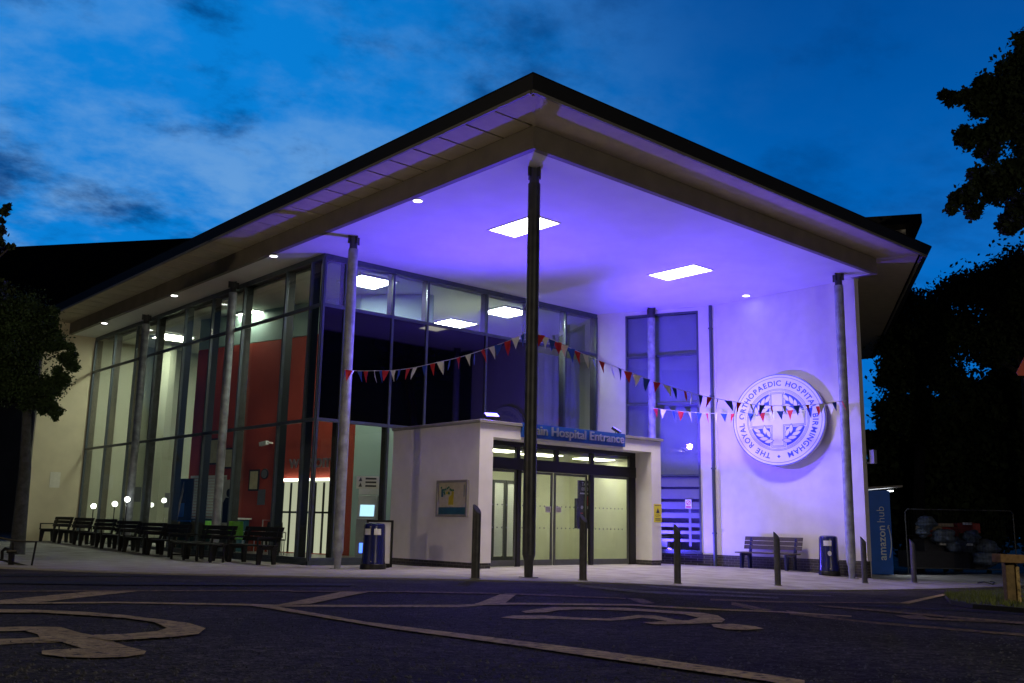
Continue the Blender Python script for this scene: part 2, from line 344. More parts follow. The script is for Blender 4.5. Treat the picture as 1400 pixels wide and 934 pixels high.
# kerb stones along it
V = []; fs = []
pts = [r[0] for r in rows]
for i, p in enumerate(pts):
    d = pts[min(i+1, len(pts)-1)]-pts[max(i-1, 0)]; d = d/np.linalg.norm(d); nn = np.array([d[1], -d[0]])
    q = p+nn*.13; z = pav(*p)
    V += [(p[0], p[1], z+.003), (q[0], q[1], z-.003), (q[0], q[1], z-.3), (p[0], p[1], z-.3)]
for i in range(len(pts)-1):
    for k in range(4): fs.append((i*4+k, i*4+(k+1) % 4, (i+1)*4+(k+1) % 4, (i+1)*4+k))
mb = MB(); mb.add(V, fs); tag(obj('kerb', mb, K['kerb']), kind='structure')

# painted bay markings on the tarmac
def zr(ox, oy, pts, s=3.5): return [(ox+x/s, oy+y/s) for x, y in pts]
LIFT = [.004]
def mark(polys, name, mat):
    mb = MB()
    for pl in polys:
        LIFT[0] = .003+(LIFT[0]+.0007) % .006
        # densify so that the paint follows the road
        P = []
        for i in range(len(pl)):
            a = np.array(pl[i], float); b = np.array(pl[(i+1) % len(pl)], float); k = max(1, int(np.linalg.norm(b-a)/25))
            P += [a+(b-a)*j/k for j in range(k)]
        w = [onsurf(p[0], p[1], road, LIFT[0]) for p in P]
        mb.add(w, [tuple(range(len(w)))])
    o = obj(name, mb, mat); bm = bmesh.new(); bm.from_mesh(o.data); bmesh.ops.triangulate(bm, faces=bm.faces[:])
    for f in bm.faces:
        if f.normal.z < 0: f.normal_flip()
    bm.to_mesh(o.data); bm.free(); return tag(o, kind='structure')
r1 = lambda p: zr(0, 790, p); r2 = lambda p: zr(300, 790, p); r3 = lambda p: zr(650, 790, p); r4 = lambda p: zr(1000, 770, p)
mark([r1([(-260, 170), (-150, 156), (0, 150), (150, 152), (400, 162), (600, 178), (780, 200), (900, 215), (985, 240), (950, 268), (850, 280), (700, 290), (530, 300), (440, 285), (450, 272), (600, 268), (750, 255), (800, 240), (740, 212), (600, 192), (400, 178), (200, 166), (0, 166), (-150, 172), (-250, 182)]),
      r1([(-300, 242), (0, 236), (100, 233), (290, 235), (380, 262), (450, 275), (530, 300), (600, 325), (700, 350), (690, 365), (600, 378), (450, 383), (300, 378), (200, 365), (200, 348), (390, 335), (290, 305), (190, 300), (190, 285), (180, 270), (120, 253), (0, 255), (-300, 258)]),
      r1([(-300, 300), (0, 292), (100, 290), (195, 283), (300, 308), (130, 312), (0, 320), (-300, 330)])], 'wheelchair_marking', K['paint'])
mark([r3([(220, 160), (300, 148), (380, 140), (500, 140), (700, 143), (900, 155), (1090, 168), (1160, 180), (1195, 200), (1180, 212), (1080, 218), (950, 222), (850, 222), (800, 213), (900, 208), (1020, 203), (1070, 190), (1000, 175), (800, 160), (600, 153), (480, 151), (400, 155), (340, 165), (240, 168)]),
      r3([(120, 190), (180, 180), (330, 180), (450, 188), (620, 195), (700, 188), (780, 178), (860, 180), (960, 200), (1000, 205), (950, 212), (870, 200), (800, 190), (740, 198), (650, 205), (500, 200), (330, 195), (230, 198)]),
      r3([(1130, 222), (1230, 220), (1340, 232), (1380, 243), (1300, 250), (1200, 246), (1140, 235)])], 'wheelchair_marking', K['paint'])
mark([r1([(-60, 118), (0, 119), (560, 114), (1160, 124), (1160, 132), (560, 121), (0, 125), (-60, 124)])], 'bay_line', K['paint'])
mark([r2([(110, 124), (250, 128), (700, 130), (1150, 129), (1260, 124), (1260, 133), (1150, 140), (700, 139), (250, 138), (110, 133)])], 'bay_line', K['paint'])
mark([r3([(0, 121), (200, 119), (420, 122), (750, 126), (870, 134), (1100, 146), (1450, 160), (1800, 182), (1800, 186), (1450, 166), (1100, 153), (870, 141), (750, 133), (420, 130), (200, 128), (0, 131)])], 'bay_line', K['paint'])
mark([r1([(-60, 62), (500, 59), (1400, 58), (1400, 63), (500, 65), (-60, 67)]), r2([(340, 62), (900, 63), (1340, 73), (1340, 78), (900, 69), (340, 67)]), r3([(140, 73), (400, 82), (720, 96), (720, 101), (400, 88), (140, 79)])], 'bay_line', K['paint2'])
mark([r1([(0, 107), (430, 65), (700, 60), (560, 75), (230, 112), (140, 121), (0, 121)])], 'bay_line', K['paint'])
mark([r2([(270, 131), (600, 63), (735, 65), (650, 80), (430, 125)])], 'bay_line', K['paint'])
mark([r3([(0, 125), (120, 78), (200, 76), (150, 115), (130, 127)])], 'bay_line', K['paint'])
mark([r3([(725, 98), (800, 100), (860, 122), (800, 124)])], 'bay_line', K['paint2'])
mark([r2([(110, 128), (280, 138), (700, 210), (1400, 296), (1790, 344), (2625, 462), (2800, 490), (2800, 530), (2625, 494), (1790, 378), (1400, 320), (800, 240), (250, 148)])], 'bay_line', K['paint'])
mark([r4([(260, 225), (700, 280), (1400, 337), (1700, 362), (1700, 380), (1400, 349), (700, 291), (280, 245)])], 'bay_line', K['paint2'])
mark([r4([(385, 198), (700, 222), (1400, 282), (1600, 300), (1600, 308), (1400, 293), (700, 230), (440, 208)])], 'bay_line', K['paint2'])
mark([r4([(780, 250), (900, 247), (960, 262), (1400, 280), (1400, 290), (950, 270), (850, 266)])], 'bay_line', K['paint2'])
mark([r4([(0, 184), (60, 196), (200, 226), (120, 226), (30, 206), (0, 200)])], 'bay_line', K['paint2'])
mark([r4([(800, 191), (1010, 147), (1038, 150), (850, 194)])], 'bay_line', K['paint'])
mark([r4([(-100, 170), (200, 182), (800, 188), (800, 192), (200, 188), (-100, 178)])], 'bay_line', K['paint2'])

K['shadowstrip'] = worn('painted_shadow', (.006, .006, .006), (.012, .012, .012), .36, .46); K['faded'] = worn('faded_white_paint', (.12, .115, .11), (.26, .25, .24), .44, .58)
mark([[(-30, 793), (150, 795), (480, 798), (480, 801), (150, 799.5), (-30, 797)]], 'painted_shadow', K['shadowstrip'])  # shadow bands across the road, painted on as dark strips
mark([[(-30, 785.5), (260, 787), (260, 788.6), (-30, 787.5)]], 'painted_shadow', K['shadowstrip'])
mark([r4([(300, 186), (700, 202), (1050, 218), (1400, 238), (1650, 252), (1650, 266), (1400, 250), (1050, 228), (700, 210)])], 'painted_shadow', K['shadowstrip'])
mark([r4([(440, 255), (700, 272), (1000, 292), (1310, 322), (1300, 330), (1000, 304), (700, 281)])], 'painted_shadow', K['shadowstrip'])
mark([r3([(380, 22), (600, 42), (800, 62), (1200, 80), (1450, 92), (1450, 100), (1200, 89), (800, 74), (560, 50)])], 'lane_line', K['faded'])
mark([r3([(700, 28), (1000, 52), (1400, 74), (1700, 84), (1700, 88), (1400, 80), (1000, 60)])], 'lane_line', K['faded'])

# ------------------------------------------------------------------ HOSPITAL BUILDING
GX, GY = 12.92, 22.25; ZC = 8.2; T1, T2, TOP = 3.70, 6.79, 8.10
hos = thing('hospital_building', 'white hospital building with glazed corner under a flat oversailing roof', 'building', (18, 22, 0))
def part(name, mb, mat, parent=hos, **k): return obj(name, mb, mat, parent, world=True, **k)
# roof: slab, fascia, eaves soffit, beams, ceiling
SO = [(10.90, 11.85), (25.55, 11.85), (40.0, 20.98), (40.0, 45), (10.90, 45)]
FO = [(10.80, 11.75), (26.15, 11.75), (40.2, 20.6), (40.2, 45.1), (10.80, 45.1)]
mb = MB(); mb.prism(FO, 8.965, 9.0)
roof = part('roof', mb, K['roof'])
mb = MB()
Q = [(10.86, 11.81), (25.75, 11.81), (40.05, 20.85), (40.05, 45), (10.86, 45)]
mb.add([(p[0], p[1], 8.64) for p in Q]+[(p[0], p[1], 8.965) for p in FO], [(i, (i+1) % 5, 5+(i+1) % 5, 5+i) for i in range(5)])
part('fascia', mb, K['fascia'], roof)
mb = MB()  # gutter lip at the foot of the fascia
mb.bar((10.84, 11.80, 8.66), (25.9, 11.80, 8.66), .05, .06); mb.bar((10.84, 11.85, 8.66), (10.84, 40.6, 8.66), .05, .06); mb.bar((25.7, 11.84, 8.655), (40.0, 20.9, 8.655), .06, .05)
part('gutter', mb, K['coping'], roof)
mb = MB(); y = 12.9
while y < 40.3:
    mb.box(10.90, 11.868, y+.025, min(y+.83, 40.5), 8.655, 8.68); y += .86
x = 11.90
mb.add([(10.90, 11.85, 8.655), (11.868, 12.868, 8.655), (10.9, 12.888, 8.655), (10.9, 11.85, 8.68), (11.868, 12.868, 8.68), (10.9, 12.888, 8.68)], [(0, 1, 2), (3, 5, 4), (0, 3, 4, 1), (1, 4, 5, 2), (2, 5, 3, 0)])
mb.hexa([(10.93, 11.85, 8.655), (25.55, 11.85, 8.655), (25.12, 12.868, 8.655), (11.89, 12.868, 8.655), (10.93, 11.85, 8.68), (25.55, 11.85, 8.68), (25.12, 12.868, 8.68), (11.89, 12.868, 8.68)])
part('eaves_soffit', mb, K['soffit'], roof)
mb = MB(); mb.prism([(25.13, 12.87), (25.56, 11.86), (39.98, 21.0), (39.98, 24.5), (25.2, 14.3)], 8.657, 8.70)
part('eaves_soffit', mb, K['soffit'], roof)
mb = MB(); mb.prism([(10.9, 11.85), (25.5, 11.85), (39.9, 21), (39.9, 45), (10.9, 45)], 8.72, 8.96); part('roof_deck', mb, K['fascia'], roof)
mb = MB(); mb.bar((10.95, 11.9, 8.66), (11.87, 12.87, 8.66), .05, .05); part('hip_trim', mb, K['soffit'], roof)
mb = MB(); mb.box(11.87, 25.12, 12.87, 13.00, 8.195, 8.652); mb.box(11.87, 12.00, 13.0, 40.2, 8.195, 8.652); mb.box(24.99, 25.12, 13.0, 13.62, 8.195, 8.652)
part('edge_beam', mb, K['beam'])
mb = MB(); mb.box(12.0, 24.99, 13.0, 22.25, 8.2, 8.3); mb.box(12.0, 12.92, 22.25, 40.2, 8.2, 8.3); mb.box(24.99, 25.45, 13.62, 22.25, 8.2, 8.3)
part('canopy_ceiling', mb, K['ceil'])
# raised roof corner behind
mb = MB(); UA = onz(1260, 292, 10.4); UB = onz(1165, 298, 10.4); UD = np.array([.845, .534, 0])
a = UA; b = UB; c = UB+UD*9; d = UA+UD*9
mb.hexa([(a[0], a[1], 10.12), (d[0], d[1], 10.12), (c[0], c[1], 10.12), (b[0], b[1], 10.12), (a[0], a[1], 10.4), (d[0], d[1], 10.4), (c[0], c[1], 10.4), (b[0], b[1], 10.4)])
part('upper_roof', mb, K['fascia'])
i1 = a*.85+b*.15+UD*.5
mb = MB(); q = [a*.8+b*.2+UD*.6, b+UD*.6, c-UD*.5, d*.8+c*.2-UD*.5]; mb.prism([(p[0], p[1]) for p in q], 9.08, 10.119); part('upper_wall', mb, K['render'])
# columns
def column(x, y, zb, mat, zt=8.2, r=.125):
    mb = MB(); mb.tube([(x, y, zb+.42), (x, y, zt-.34)], r, 20); c = part('column', mb, mat, smooth=True)
    mb = MB(); mb.tube([(x, y, zb-.05), (x, y, zb+.30), (x, y, zb+.419)], [r*.62, r*.72, r*.98], 16); mb.box(x-.13, x+.13, y-.13, y+.13, zb-.05, zb+.012); part('column_foot', mb, mat, c, smooth=True)
    mb = MB(); mb.tube([(x, y, zt-.339), (x, y, zt-.30), (x, y, zt-.02)], [r*.95, r*.8, r*.8], 16)
    mb.bar((x-.17, y, zt-.10), (x+.17, y, zt-.10), .02, .198); mb.bar((x, y-.17, zt-.11), (x, y+.17, zt-.11), .02, .20); part('column_head', mb, K['steeld'], c, smooth=True)
    return c
for (x, y, m) in ((12.63, 13.65, 'steeld'), (12.63, 20.37, 'steel'), (12.63, 27.1, 'steel'), (12.63, 33.95, 'steel'), (24.37, 13.65, 'steel'), (24.12, 20.28, 'steel')):
    column(x, y, pav(x, y), K[m])
# walls: logo wing, chamfer, left return wall, hidden sides
mb = MB(); mb.box(25.2, 25.42, 13.63, 18.5, .27, 8.198); mb.wall((25.42, 13.64), (39, 22.23), -.4, 8.655, .25)
part('wing_wall', mb, K['render'])
CH0 = np.array([23.62, 22.25]); CH1 = np.array([25.2, 18.5]); cdv = (CH1-CH0); CL = np.linalg.norm(cdv); cdv /= CL
def ch(s, off=0): p = CH0+cdv*s; n = np.array([cdv[1], -cdv[0]]); return p+n*off   # off>0 = outwards
chn = np.array([cdv[1], -cdv[0], 0]); chR = np.array([cdv[0], cdv[1], 0])
s0, s1 = 1.02, 3.50
mb = MB(); mb.wall(ch(0), ch(s0), .27, 8.198, .22); mb.wall(ch(s1), ch(CL+.02), .27, 8.197, .22); mb.wall(ch(s0), ch(s1), 8.06, 8.196, .22)
part('chamfer_wall', mb, K['render'])
mb = MB(); mb.box(25.215, 25.43, 13.66, 18.52, -.5, .269); mb.wall(ch(0, -.012), ch(CL, -.012), -.5, .268, .22); 
part('brick_plinth', mb, K['brick'])
mb = MB(); mb.box(10.95, 12.90, 40.02, 40.25, -.3, 8.65); part('end_wall', mb, K['cream'])
mb = MB(); mb.box(10.945, 10.99, 39.99, 40.26, -.3, 8.649); part('corner_trim', mb, K['coping'])
# chamfer window
mb = MB()
for s in (s0+.03, s1-.03): mb.bar((*ch(s, -.02), .27), (*ch(s, -.02), 8.058), .06, .10, upv=chn)
for z in (.36, 2.72, 5.05, 6.63, 8.03): mb.bar((*ch(s0+.06, -.02), z), (*ch(s1-.06, -.02), z), .09, .06)
win = part('stair_window', mb, K['frame'])
mb = MB(); mb.bar((*ch(s0-.03, .03), .30), (*ch(s1+.03, .03), .30), .22, .05); part('sill', mb, K['frame'], win)
zz = [.39, 2.69, 2.75, 5.02, 5.08, 6.60, 6.66, 8.0]
for a, b in zip(zz[::2], zz[1::2]):
    mb = MB(); mb.wall(ch(s0+.06, -.05), ch(s1-.06, -.05), a, b, .012); part('pane', mb, K['glasst'], win)
mb = MB()
for a, b in ((2.66, 2.36), (2.28, 1.98), (1.88, 1.66), (1.54, 1.38), (1.22, 1.10), (.98, .88), (.72, .64)): mb.wall(ch(s0+.06, -.046), ch(s1-.06, -.046), b, a, .002)
mb.wall(ch(s1-.42, -.040), ch(s1-.34, -.040), .5, 2.0, .003)
part('frosted_bands', mb, K['film'], win)
mb = MB(); mb.wall(ch(s0+.02, -.17), ch(s1-.02, -.17), 2.74, 8.0, .02); part('roller_blind', mb, K['blind'], win)
mb = MB(); mb.wall(ch(s0-.2, -1.2), ch(s1+.2, -1.2), -.2, 2.72, .05); mb.bar((*ch(1.3, -.5), .75), (*ch(2.8, -.5), .75), .5, .05); part('room_lining', mb, K['greywall'], win)
mb = MB(); mb.bar((*ch(1.25, -.42), .62), (*ch(2.3, -.42), .62), .3, .34); part('window_bench', mb, K['white'], win)
# no smoking plate on the window
mb = MB(); o = np.array([*ch(2.98, .0), 1.68])
R_, U_ = chR, np.array([0, 0, 1.])
mb.slab([(0, 0), (.2, 0), (.2, .28), (0, .28)], o, R_, U_, -.03, -.022); sg = tag(obj('no_smoking_sign', mb, K['white']), 'small white and pink no smoking plate on the barred stair window', 'sign')
mb = MB(); mb.ring(.055, .072, o+R_*.1+U_*.18, R_, U_, -.022, -.020, 24); mb.slab([(.05, .14), (.065, .125), (.15, .22), (.135, .235)], o, R_, U_, -.022, -.0195); mb.slab([(.02, .02), (.18, .02), (.18, .07), (.02, .07)], o, R_, U_, -.022, -.020); obj('symbol', mb, K['red'], sg)
# drain pipe
mb = MB(); px, py = 25.10, 18.62; mb.tube([(px, py, pav(px, py)), (px, py, 8.19)], .055, 14)
dp = tag(obj('drainpipe', mb, K['frame'], smooth=True), 'grey vertical drainpipe where the window bay meets the emblem wall', 'drainpipe')
for z in (.9, 2.9, 5.2, 7.4): mb = MB(); mb.box(px-.09, px+.09, py-.04, py+.03, z, z+.05); obj('bracket', mb, K['frame'], dp)
# --- curtain walls
def facade(name, horiz, muls, rows, panes, t):
    """horiz: function s,depth->(x,y); muls list of s"""
    f = MB()
    for s in muls: f.hexa([(*horiz(s-.035, -.02), z) if 0 else (*horiz(s+a, b), z) for z in (.06, TOP) for a, b in ((-.035, -.03), (.035, -.03), (.035, .06), (-.035, .06))])
    for z in rows: f.hexa([(*horiz(a, b), z+c) for c in (-.045, .045) for a, b in ((muls[0], -.022), (muls[-1], -.022), (muls[-1], .055), (muls[0], .055))])
    fr = part(name, f, K['frame'], bevel=.006)
    g = MB()
    for s in muls[1:]: g.hexa([(*horiz(s+a, b), z) for z in (.06, TOP-.01) for a, b in ((-.028, .061), (.028, .061), (.028, .27), (-.028, .27))])
    part('mullion_fin', g, K['fin'], fr)
    for i in range(len(muls)-1):
        for j in range(len(rows)-1):
            kind = panes(i, j)
            if kind is None: continue
            p = MB(); a, b = muls[i]+.036, muls[i+1]-.036
            p.hexa([(*horiz(s, dd), z) for z in (rows[j]+.046, rows[j+1]-.046) for s, dd in ((a, .01), (b, .01), (b, .022), (a, .022))])
            part('pane', p, K[kind], fr)
    return fr
LM = [22.25+.035, 22.9, 24.3, 26.9, 29.1, 31.2, 33.6, 35.5, 37.8, 39.97]
facade('side_glazing', lambda s, d: (GX+d, s), LM, [.10, T1, T2, TOP], lambda i, j: 'glass', 1)
FM = [GX+.036, 13.62, 15.20, 16.42, 18.68, 20.42, 22.1, 23.58]
def fpane(i, j):
    if j == 0: return 'glass' if i < 2 else None
    if j == 1: return 'glassd' if i < 5 else 'glasst'
    return 'glassu'
facade('front_glazing', lambda s, d: (s, GY+d), FM, [.10, T1, T2, TOP], fpane, 1)
mb = MB(); mb.box(GX-.03, GX+.05, GY-.03, GY+.25, .0, .055); mb.box(GX-.03, 15.3, GY-.031, GY+.06, -.2, .054); mb.box(GX-.031, GX+.06, GY+.25, 40, -.2, .054)
mb.box(GX-.02, GX+.05, GY, 40, TOP+.046, 8.2); mb.box(GX+.05, 23.6, GY-.02, GY+.06, TOP+.046, 8.2); part('glazing_kerb', mb, K['frame'])
# interior shell
mb = MB(); mb.box(GX+.1, 30, GY+.1, 40, -.1, .07); part('interior_floor', mb, K['infloor'])
mb = MB(); mb.box(GX+.5, 30, GY+.5, 40.0, 8.12, 8.19); part('interior_ceiling', mb, K['inceil'])
mb = MB(); mb.box(GX+.02, 30, 40.0, 40.2, -.1, 8.2); mb.box(30, 30.2, 22.3, 40, -.1, 8.2); mb.wall((23.85, 22.28), (30, 22.28), -.1, 8.2, .2); mb.wall((14.9, 38.7), (15.3, 38.2), .07, 8.1, .5); part('interior_wall', mb, K['inwall'])
RA = at(262, 600, 34.0)[:2]; RB = at(484, 600, 29.5)[:2]
mb = MB(); mb.wall(RB, RA, .07, 7.0, -.25); part('feature_wall', mb, K['inred'])
mb = MB(); mb.wall(RB, RA, 7.02, 8.11, -.25); mb.wall(RB+np.array([.9, -.9])*1.8, RB+np.array([.02, -.02]), .07, 8.1, -.22); part('interior_wall', mb, K['inteal'])
rdir = (RB-RA)/np.linalg.norm(RB-RA); rR = np.array([*rdir, 0]); rN = np.array([rdir[1], -rdir[0], 0])
if rN@fw > 0: rN = -rN
# dark rooms behind the black band of glass
mb = MB(); mb.box(17.2, 20.35, 22.75, 26.0, 3.62, 3.68); mb.box(17.2, 20.35, 26.0, 26.1, 3.68, 6.7); mb.box(17.2, 20.35, 22.75, 26.1, 6.72, 6.76); part('mezzanine', mb, K['inwall'])
mb = MB()
for k in range(14): x = 20.6+k*.21; mb.wall((x, 23.0+.05*(k % 2)), (x+.2, 23.04-.05*(k % 2)), 3.9, 6.7, .01)
part('vertical_blind', mb, K['blind'])
# interior ceiling panels (seen through the top lights)
IL = thing('interior_light', 'square ceiling light glowing behind the upper corner window', 'ceiling light', (0, 0, 8.05), 0, 'ceiling lights inside the glazed hall')
mb = MB(); mb.box(-.6, .6, -.6, .6, 0, .03); obj('diffuser', mb, E_IN, IL)
mb = MB(); mb.box(-.66, .66, -.66, -.602, -.01, .06); mb.box(-.66, .66, .602, .66, -.01, .06); mb.box(-.66, -.602, -.602, .602, -.01, .06); mb.box(.602, .66, -.602, .602, -.01, .06); obj('frame', mb, K['white'], IL)
spots = [((503, 386), 'square ceiling light glowing behind the upper window beside the second post'), ((355, 431), 'square ceiling light behind the top side panes left of the corner'), ((237, 462), 'square ceiling light behind the top side panes nearest the tree'), ((620, 443), 'square ceiling light seen low in the wide top front pane'), ((692, 427), 'square ceiling light behind the top pane left of the middle post')]
for i, ((x, y), l) in enumerate(spots):
    p = onz(x, y, 8.05)
    if i == 0: IL.location = p; IL['label'] = l
    else: dup(IL, p, None, l)
# --- canopy lights
CLt = thing('canopy_panel_light', 'large square white panel light in the canopy, crossed by the middle post', 'ceiling light', (15.1, 16.67, 8.2), 0, 'square panel lights in the canopy ceiling')
mb = MB(); mb.box(-.42, .42, -.80, .80, -.012, -.004); obj('diffuser', mb, E_CEIL, CLt)
mb = MB(); mb.box(-.46, .46, -.84, -.802, -.02, -.001); mb.box(-.46, .46, .802, .84, -.02, -.001); mb.box(-.46, -.422, -.802, .802, -.02, -.001); mb.box(.422, .46, -.802, .802, -.02, -.001); obj('frame', mb, K['white'], CLt)
dup(CLt, (21.15, 16.7, 8.2), None, 'large square white panel light in the canopy, nearer the round emblem')
DL = thing('downlight', 'round white downlight in the canopy nearest the middle post', 'ceiling light', (12.12, 16.95, 8.2), 0, 'round downlights in the canopy ceiling')
mb = MB(); mb.lathe([(.10, -.012), (.10, -.004)], n=20); obj('lens', mb, E_DOWN, DL)
mb = MB(); mb.ring(.102, .135, (0, 0, 0), (1, 0, 0), (0, 1, 0), -.018, -.001, 24); obj('trim_ring', mb, K['white'], DL)
for (x, y), l in (((12.05, 23.5), 'round white downlight above the corner of the side glazing'), ((12.06, 30.2), 'round white downlight above the middle of the side glazing'), ((12.06, 36.6), 'round white downlight above the far left end of the side glazing'), ((24.75, 16.99), 'round white downlight close to the emblem wall')): dup(DL, (x, y, 8.2), None, l)

# ------------------------------------------------------------------ ENTRANCE PORCH
por = thing('entrance_porch', 'white rendered entrance porch with glazed sliding doors and grey coping', 'porch', (18.8, 19.5, 0))
pp = lambda n, mb, m, par=por, **k: obj(n, mb, m, par, world=True, **k)
BX0, BX1, BY, BT = 15.36, 22.32, 18.45, 3.56; DX0, DX1, DY = 15.80, 21.90, 19.10
mb = MB(); mb.box(BX0, BX0+.2, BY+.001, 22.2, .14, BT); mb.box(BX0+.2, DX0, BY, DY+.3, .14, 3.23); mb.box(DX1, BX1, BY, DY+.3, .14, 3.23); mb.box(BX0+.2, BX1, BY, DY+.3, 3.231, BT); mb.box(BX1-.2, BX1, DY+.3, 22.2, .14, BT); mb.box(BX0+.2, BX1-.2, DY+.3, 22.2, 3.35, BT-.01)
pp('wall', mb, K['render'])
mb = MB(); mb.box(BX0+.015, BX0+.19, BY+.015, 22.2, -.3, .139); mb.box(BX0+.19, DX0-.001, BY+.015, DY+.25, -.3, .138); pp('brick_plinth', mb, K['brick']); mb = MB(); mb.box(DX1+.001, BX1-.015, BY+.015, DY+.25, -.3, .138); mb.box(BX1-.2, BX1-.016, DY+.25, 22.2, -.3, .137); pp('brick_plinth', mb, K['brick'])
mb = MB(); mb.box(BX0-.06, BX1+.06, BY-.07, 22.2, BT+.001, BT+.085); pp('coping', mb, K['coping'], bevel=.01)
# lobby lining
mb = MB(); mb.box(BX0+.21, BX1-.21, 22.0, 22.05, .0, 3.0); mb.box(BX0+.205, BX0+.23, DY+.31, 22, .01, 3.0); mb.box(BX1-.23, BX1-.205, DY+.31, 22, .01, 3.0); pp('lobby_wall', mb, K['lobby'])
mb = MB(); mb.box(BX0+.2, BX1-.2, DY-.1, 22.0, -.1, .005); pp('lobby_floor', mb, K['infloor'])
mb = MB(); mb.box(BX0+.2, BX1-.2, DY+.31, 22.0, 3.05, 3.10); pp('lobby_ceiling', mb, K['lobby'])
mb = MB(); mb.box(16.6, 17.8, 19.6, 20.2, 3.03, 3.045); mb.box(18.4, 19.6, 19.8, 20.4, 3.03, 3.045); mb.box(20.6, 21.8, 19.8, 20.4, 3.03, 3.045); pp('lobby_light', mb, E_LOB)
# door screen: frame, header, toplights, leaves
mb = MB(); zs0, zs1 = 2.80, 3.10
mb.box(DX0, DX1, DY-.04, DY+.06, 3.11, 3.23); mb.box(DX0, DX1, DY-.06, DY+.14, 2.50, 2.80)
for a, b in ((DX0, DX0+.14), (DX1-.26, DX1)): mb.box(a, b, DY-.04, DY+.06, 0, 2.50); mb.box(a, b, DY-.04, DY+.06, 2.80, 3.11)
for x in (17.22, 18.65, 20.05): mb.box(x-.07, x+.07, DY-.039, DY+.059, 2.80, 3.11)
mb.box(17.20, 17.34, DY-.039, DY+.059, 0, 2.5); mb.box(19.97, 20.10, DY-.039, DY+.059, 0, 2.5)
scr = pp('door_frame', mb, K['fascia'], bevel=.006)
xs = [DX0+.14, 17.22, 18.65, 20.05, DX1-.26]
for a, b in zip(xs[:-1], xs[1:]):
    p = MB(); p.box(a+.07 if a > 16 else a, b-.07 if b < 21 else b, DY, DY+.01, 2.80, 3.11); pp('toplight_pane', p, K['glass'], scr)
GR = pm('door_rail_grey', (.10, .105, .105), .45, .3, .1, 8)
def leaf(x0, x1, y, name='door_leaf'):
    f = MB(); f.box(x0, x0+.06, y, y+.045, .02, 2.49); f.box(x1-.06, x1, y, y+.045, .02, 2.49); f.box(x0+.06, x1-.06, y, y+.045, .02, .17); f.box(x0+.06, x1-.06, y, y+.045, 2.43, 2.49)
    l = pp(name, f, GR, bevel=.004); g = MB(); g.box(x0+.06, x1-.06, y+.018, y+.028, .17, 2.43); pp('glass', g, K['glass'], l)
    d = MB()
    for z in (1.00, 1.58):
        n = int((x1-x0-.2)/.16)
        for k in range(n):
            c = x0+.14+k*.16; d.slab([(c+.022*math.cos(t*math.pi/6), z+.022*math.sin(t*math.pi/6)) for t in range(12)], (0, y+.0175, 0), (1, 0, 0), (0, 0, 1), 0, .0015)
    pp('safety_dots', d, K['film'], l); return l
leaf(DX0+.14, 17.20, DY+.0, 'side_screen'); leaf(17.36, 18.60, DY+.07); leaf(18.66, 19.96, DY+.07); leaf(20.10, DX1-.26, DY+.0, 'side_screen')
# inner folding doors with slat blinds on the left
mb = MB()
for x0 in (17.20, 17.68, 18.16): mb.box(x0, x0+.06, 20.6, 20.66, 0, 2.3); mb.box(x0+.40, x0+.46, 20.6, 20.66, 0, 2.3); mb.box(x0+.06, x0+.40, 20.6, 20.66, .02, .2); mb.box(x0+.06, x0+.4, 20.6, 20.66, 2.22, 2.3)
ind = pp('inner_door', mb, GR)
mb = MB()
for x0 in (17.20, 17.68, 18.16):
    for k in range(40): z = .22+k*.05; mb.hexa([(x0+.06, 20.612, z), (x0+.40, 20.612, z), (x0+.40, 20.618, z), (x0+.06, 20.618, z), (x0+.06, 20.628, z+.046), (x0+.40, 20.628, z+.046), (x0+.40, 20.634, z+.046), (x0+.06, 20.634, z+.046)])
pp('slat_blind', mb, K['blindw'], ind)
# taxi board and phone in the lobby
mb = MB(); mb.box(20.20, 20.78, 19.75, 19.80, 1.0, 2.38); mb.box(20.08, 20.22, 19.70, 19.80, 1.0, 1.85)
tx = tag(obj('taxi_phone_board', mb, K['ink'], bevel=.004), 'black taxi phone board standing just inside the sliding door', 'notice board')
mb = MB(); text(mb, 'TAXI', (20.49, 19.749, 2.22), (1, 0, 0), (0, 0, 1), .15, .001, 'CENTER'); text(mb, '00000', (20.49, 19.749, 2.08), (1, 0, 0), (0, 0, 1), .14, .001, 'CENTER'); mb.box(20.26, 20.72, 19.745, 19.749, 1.98, 2.02)
for (cx, cz) in ((20.34, 1.6), (20.54, 1.6)): mb.slab([(cx+.05*math.cos(t*math.pi/8), cz+.05*math.sin(t*math.pi/8)) for t in range(16)], (0, 19.749, 0), (1, 0, 0), (0, 0, 1), 0, .003)
mb.box(20.62, 20.65, 19.745, 19.749, 1.05, 1.95); obj('lettering', mb, K['white'], tx)
mb = MB(); mb.box(20.50, 20.58, 19.744, 19.749, 1.66, 1.93); mb.box(20.26, 20.38, 19.744, 19.749, 1.42, 1.45); mb.box(20.26, 20.38, 19.744, 19.749, 1.34, 1.37); obj('red_panel', mb, K['signred'], tx)
# notices on the glass
for i, (x, l) in enumerate(((18.32, 'white notice on the sliding door glass left of the meeting stile'), (18.72, 'white notice on the sliding door glass right of the meeting stile'))):
    mb = MB(); mb.box(x, x+.22, DY+.079, DY+.083, 1.42, 1.58); o = tag(obj('notice', mb, K['paper']), l, 'notice')
    mb = MB()
    for k in range(4): mb.box(x+.03, x+.19, DY+.076, DY+.0785, 1.45+k*.03, 1.46+k*.03)
    obj('print', mb, K['ink'], o)
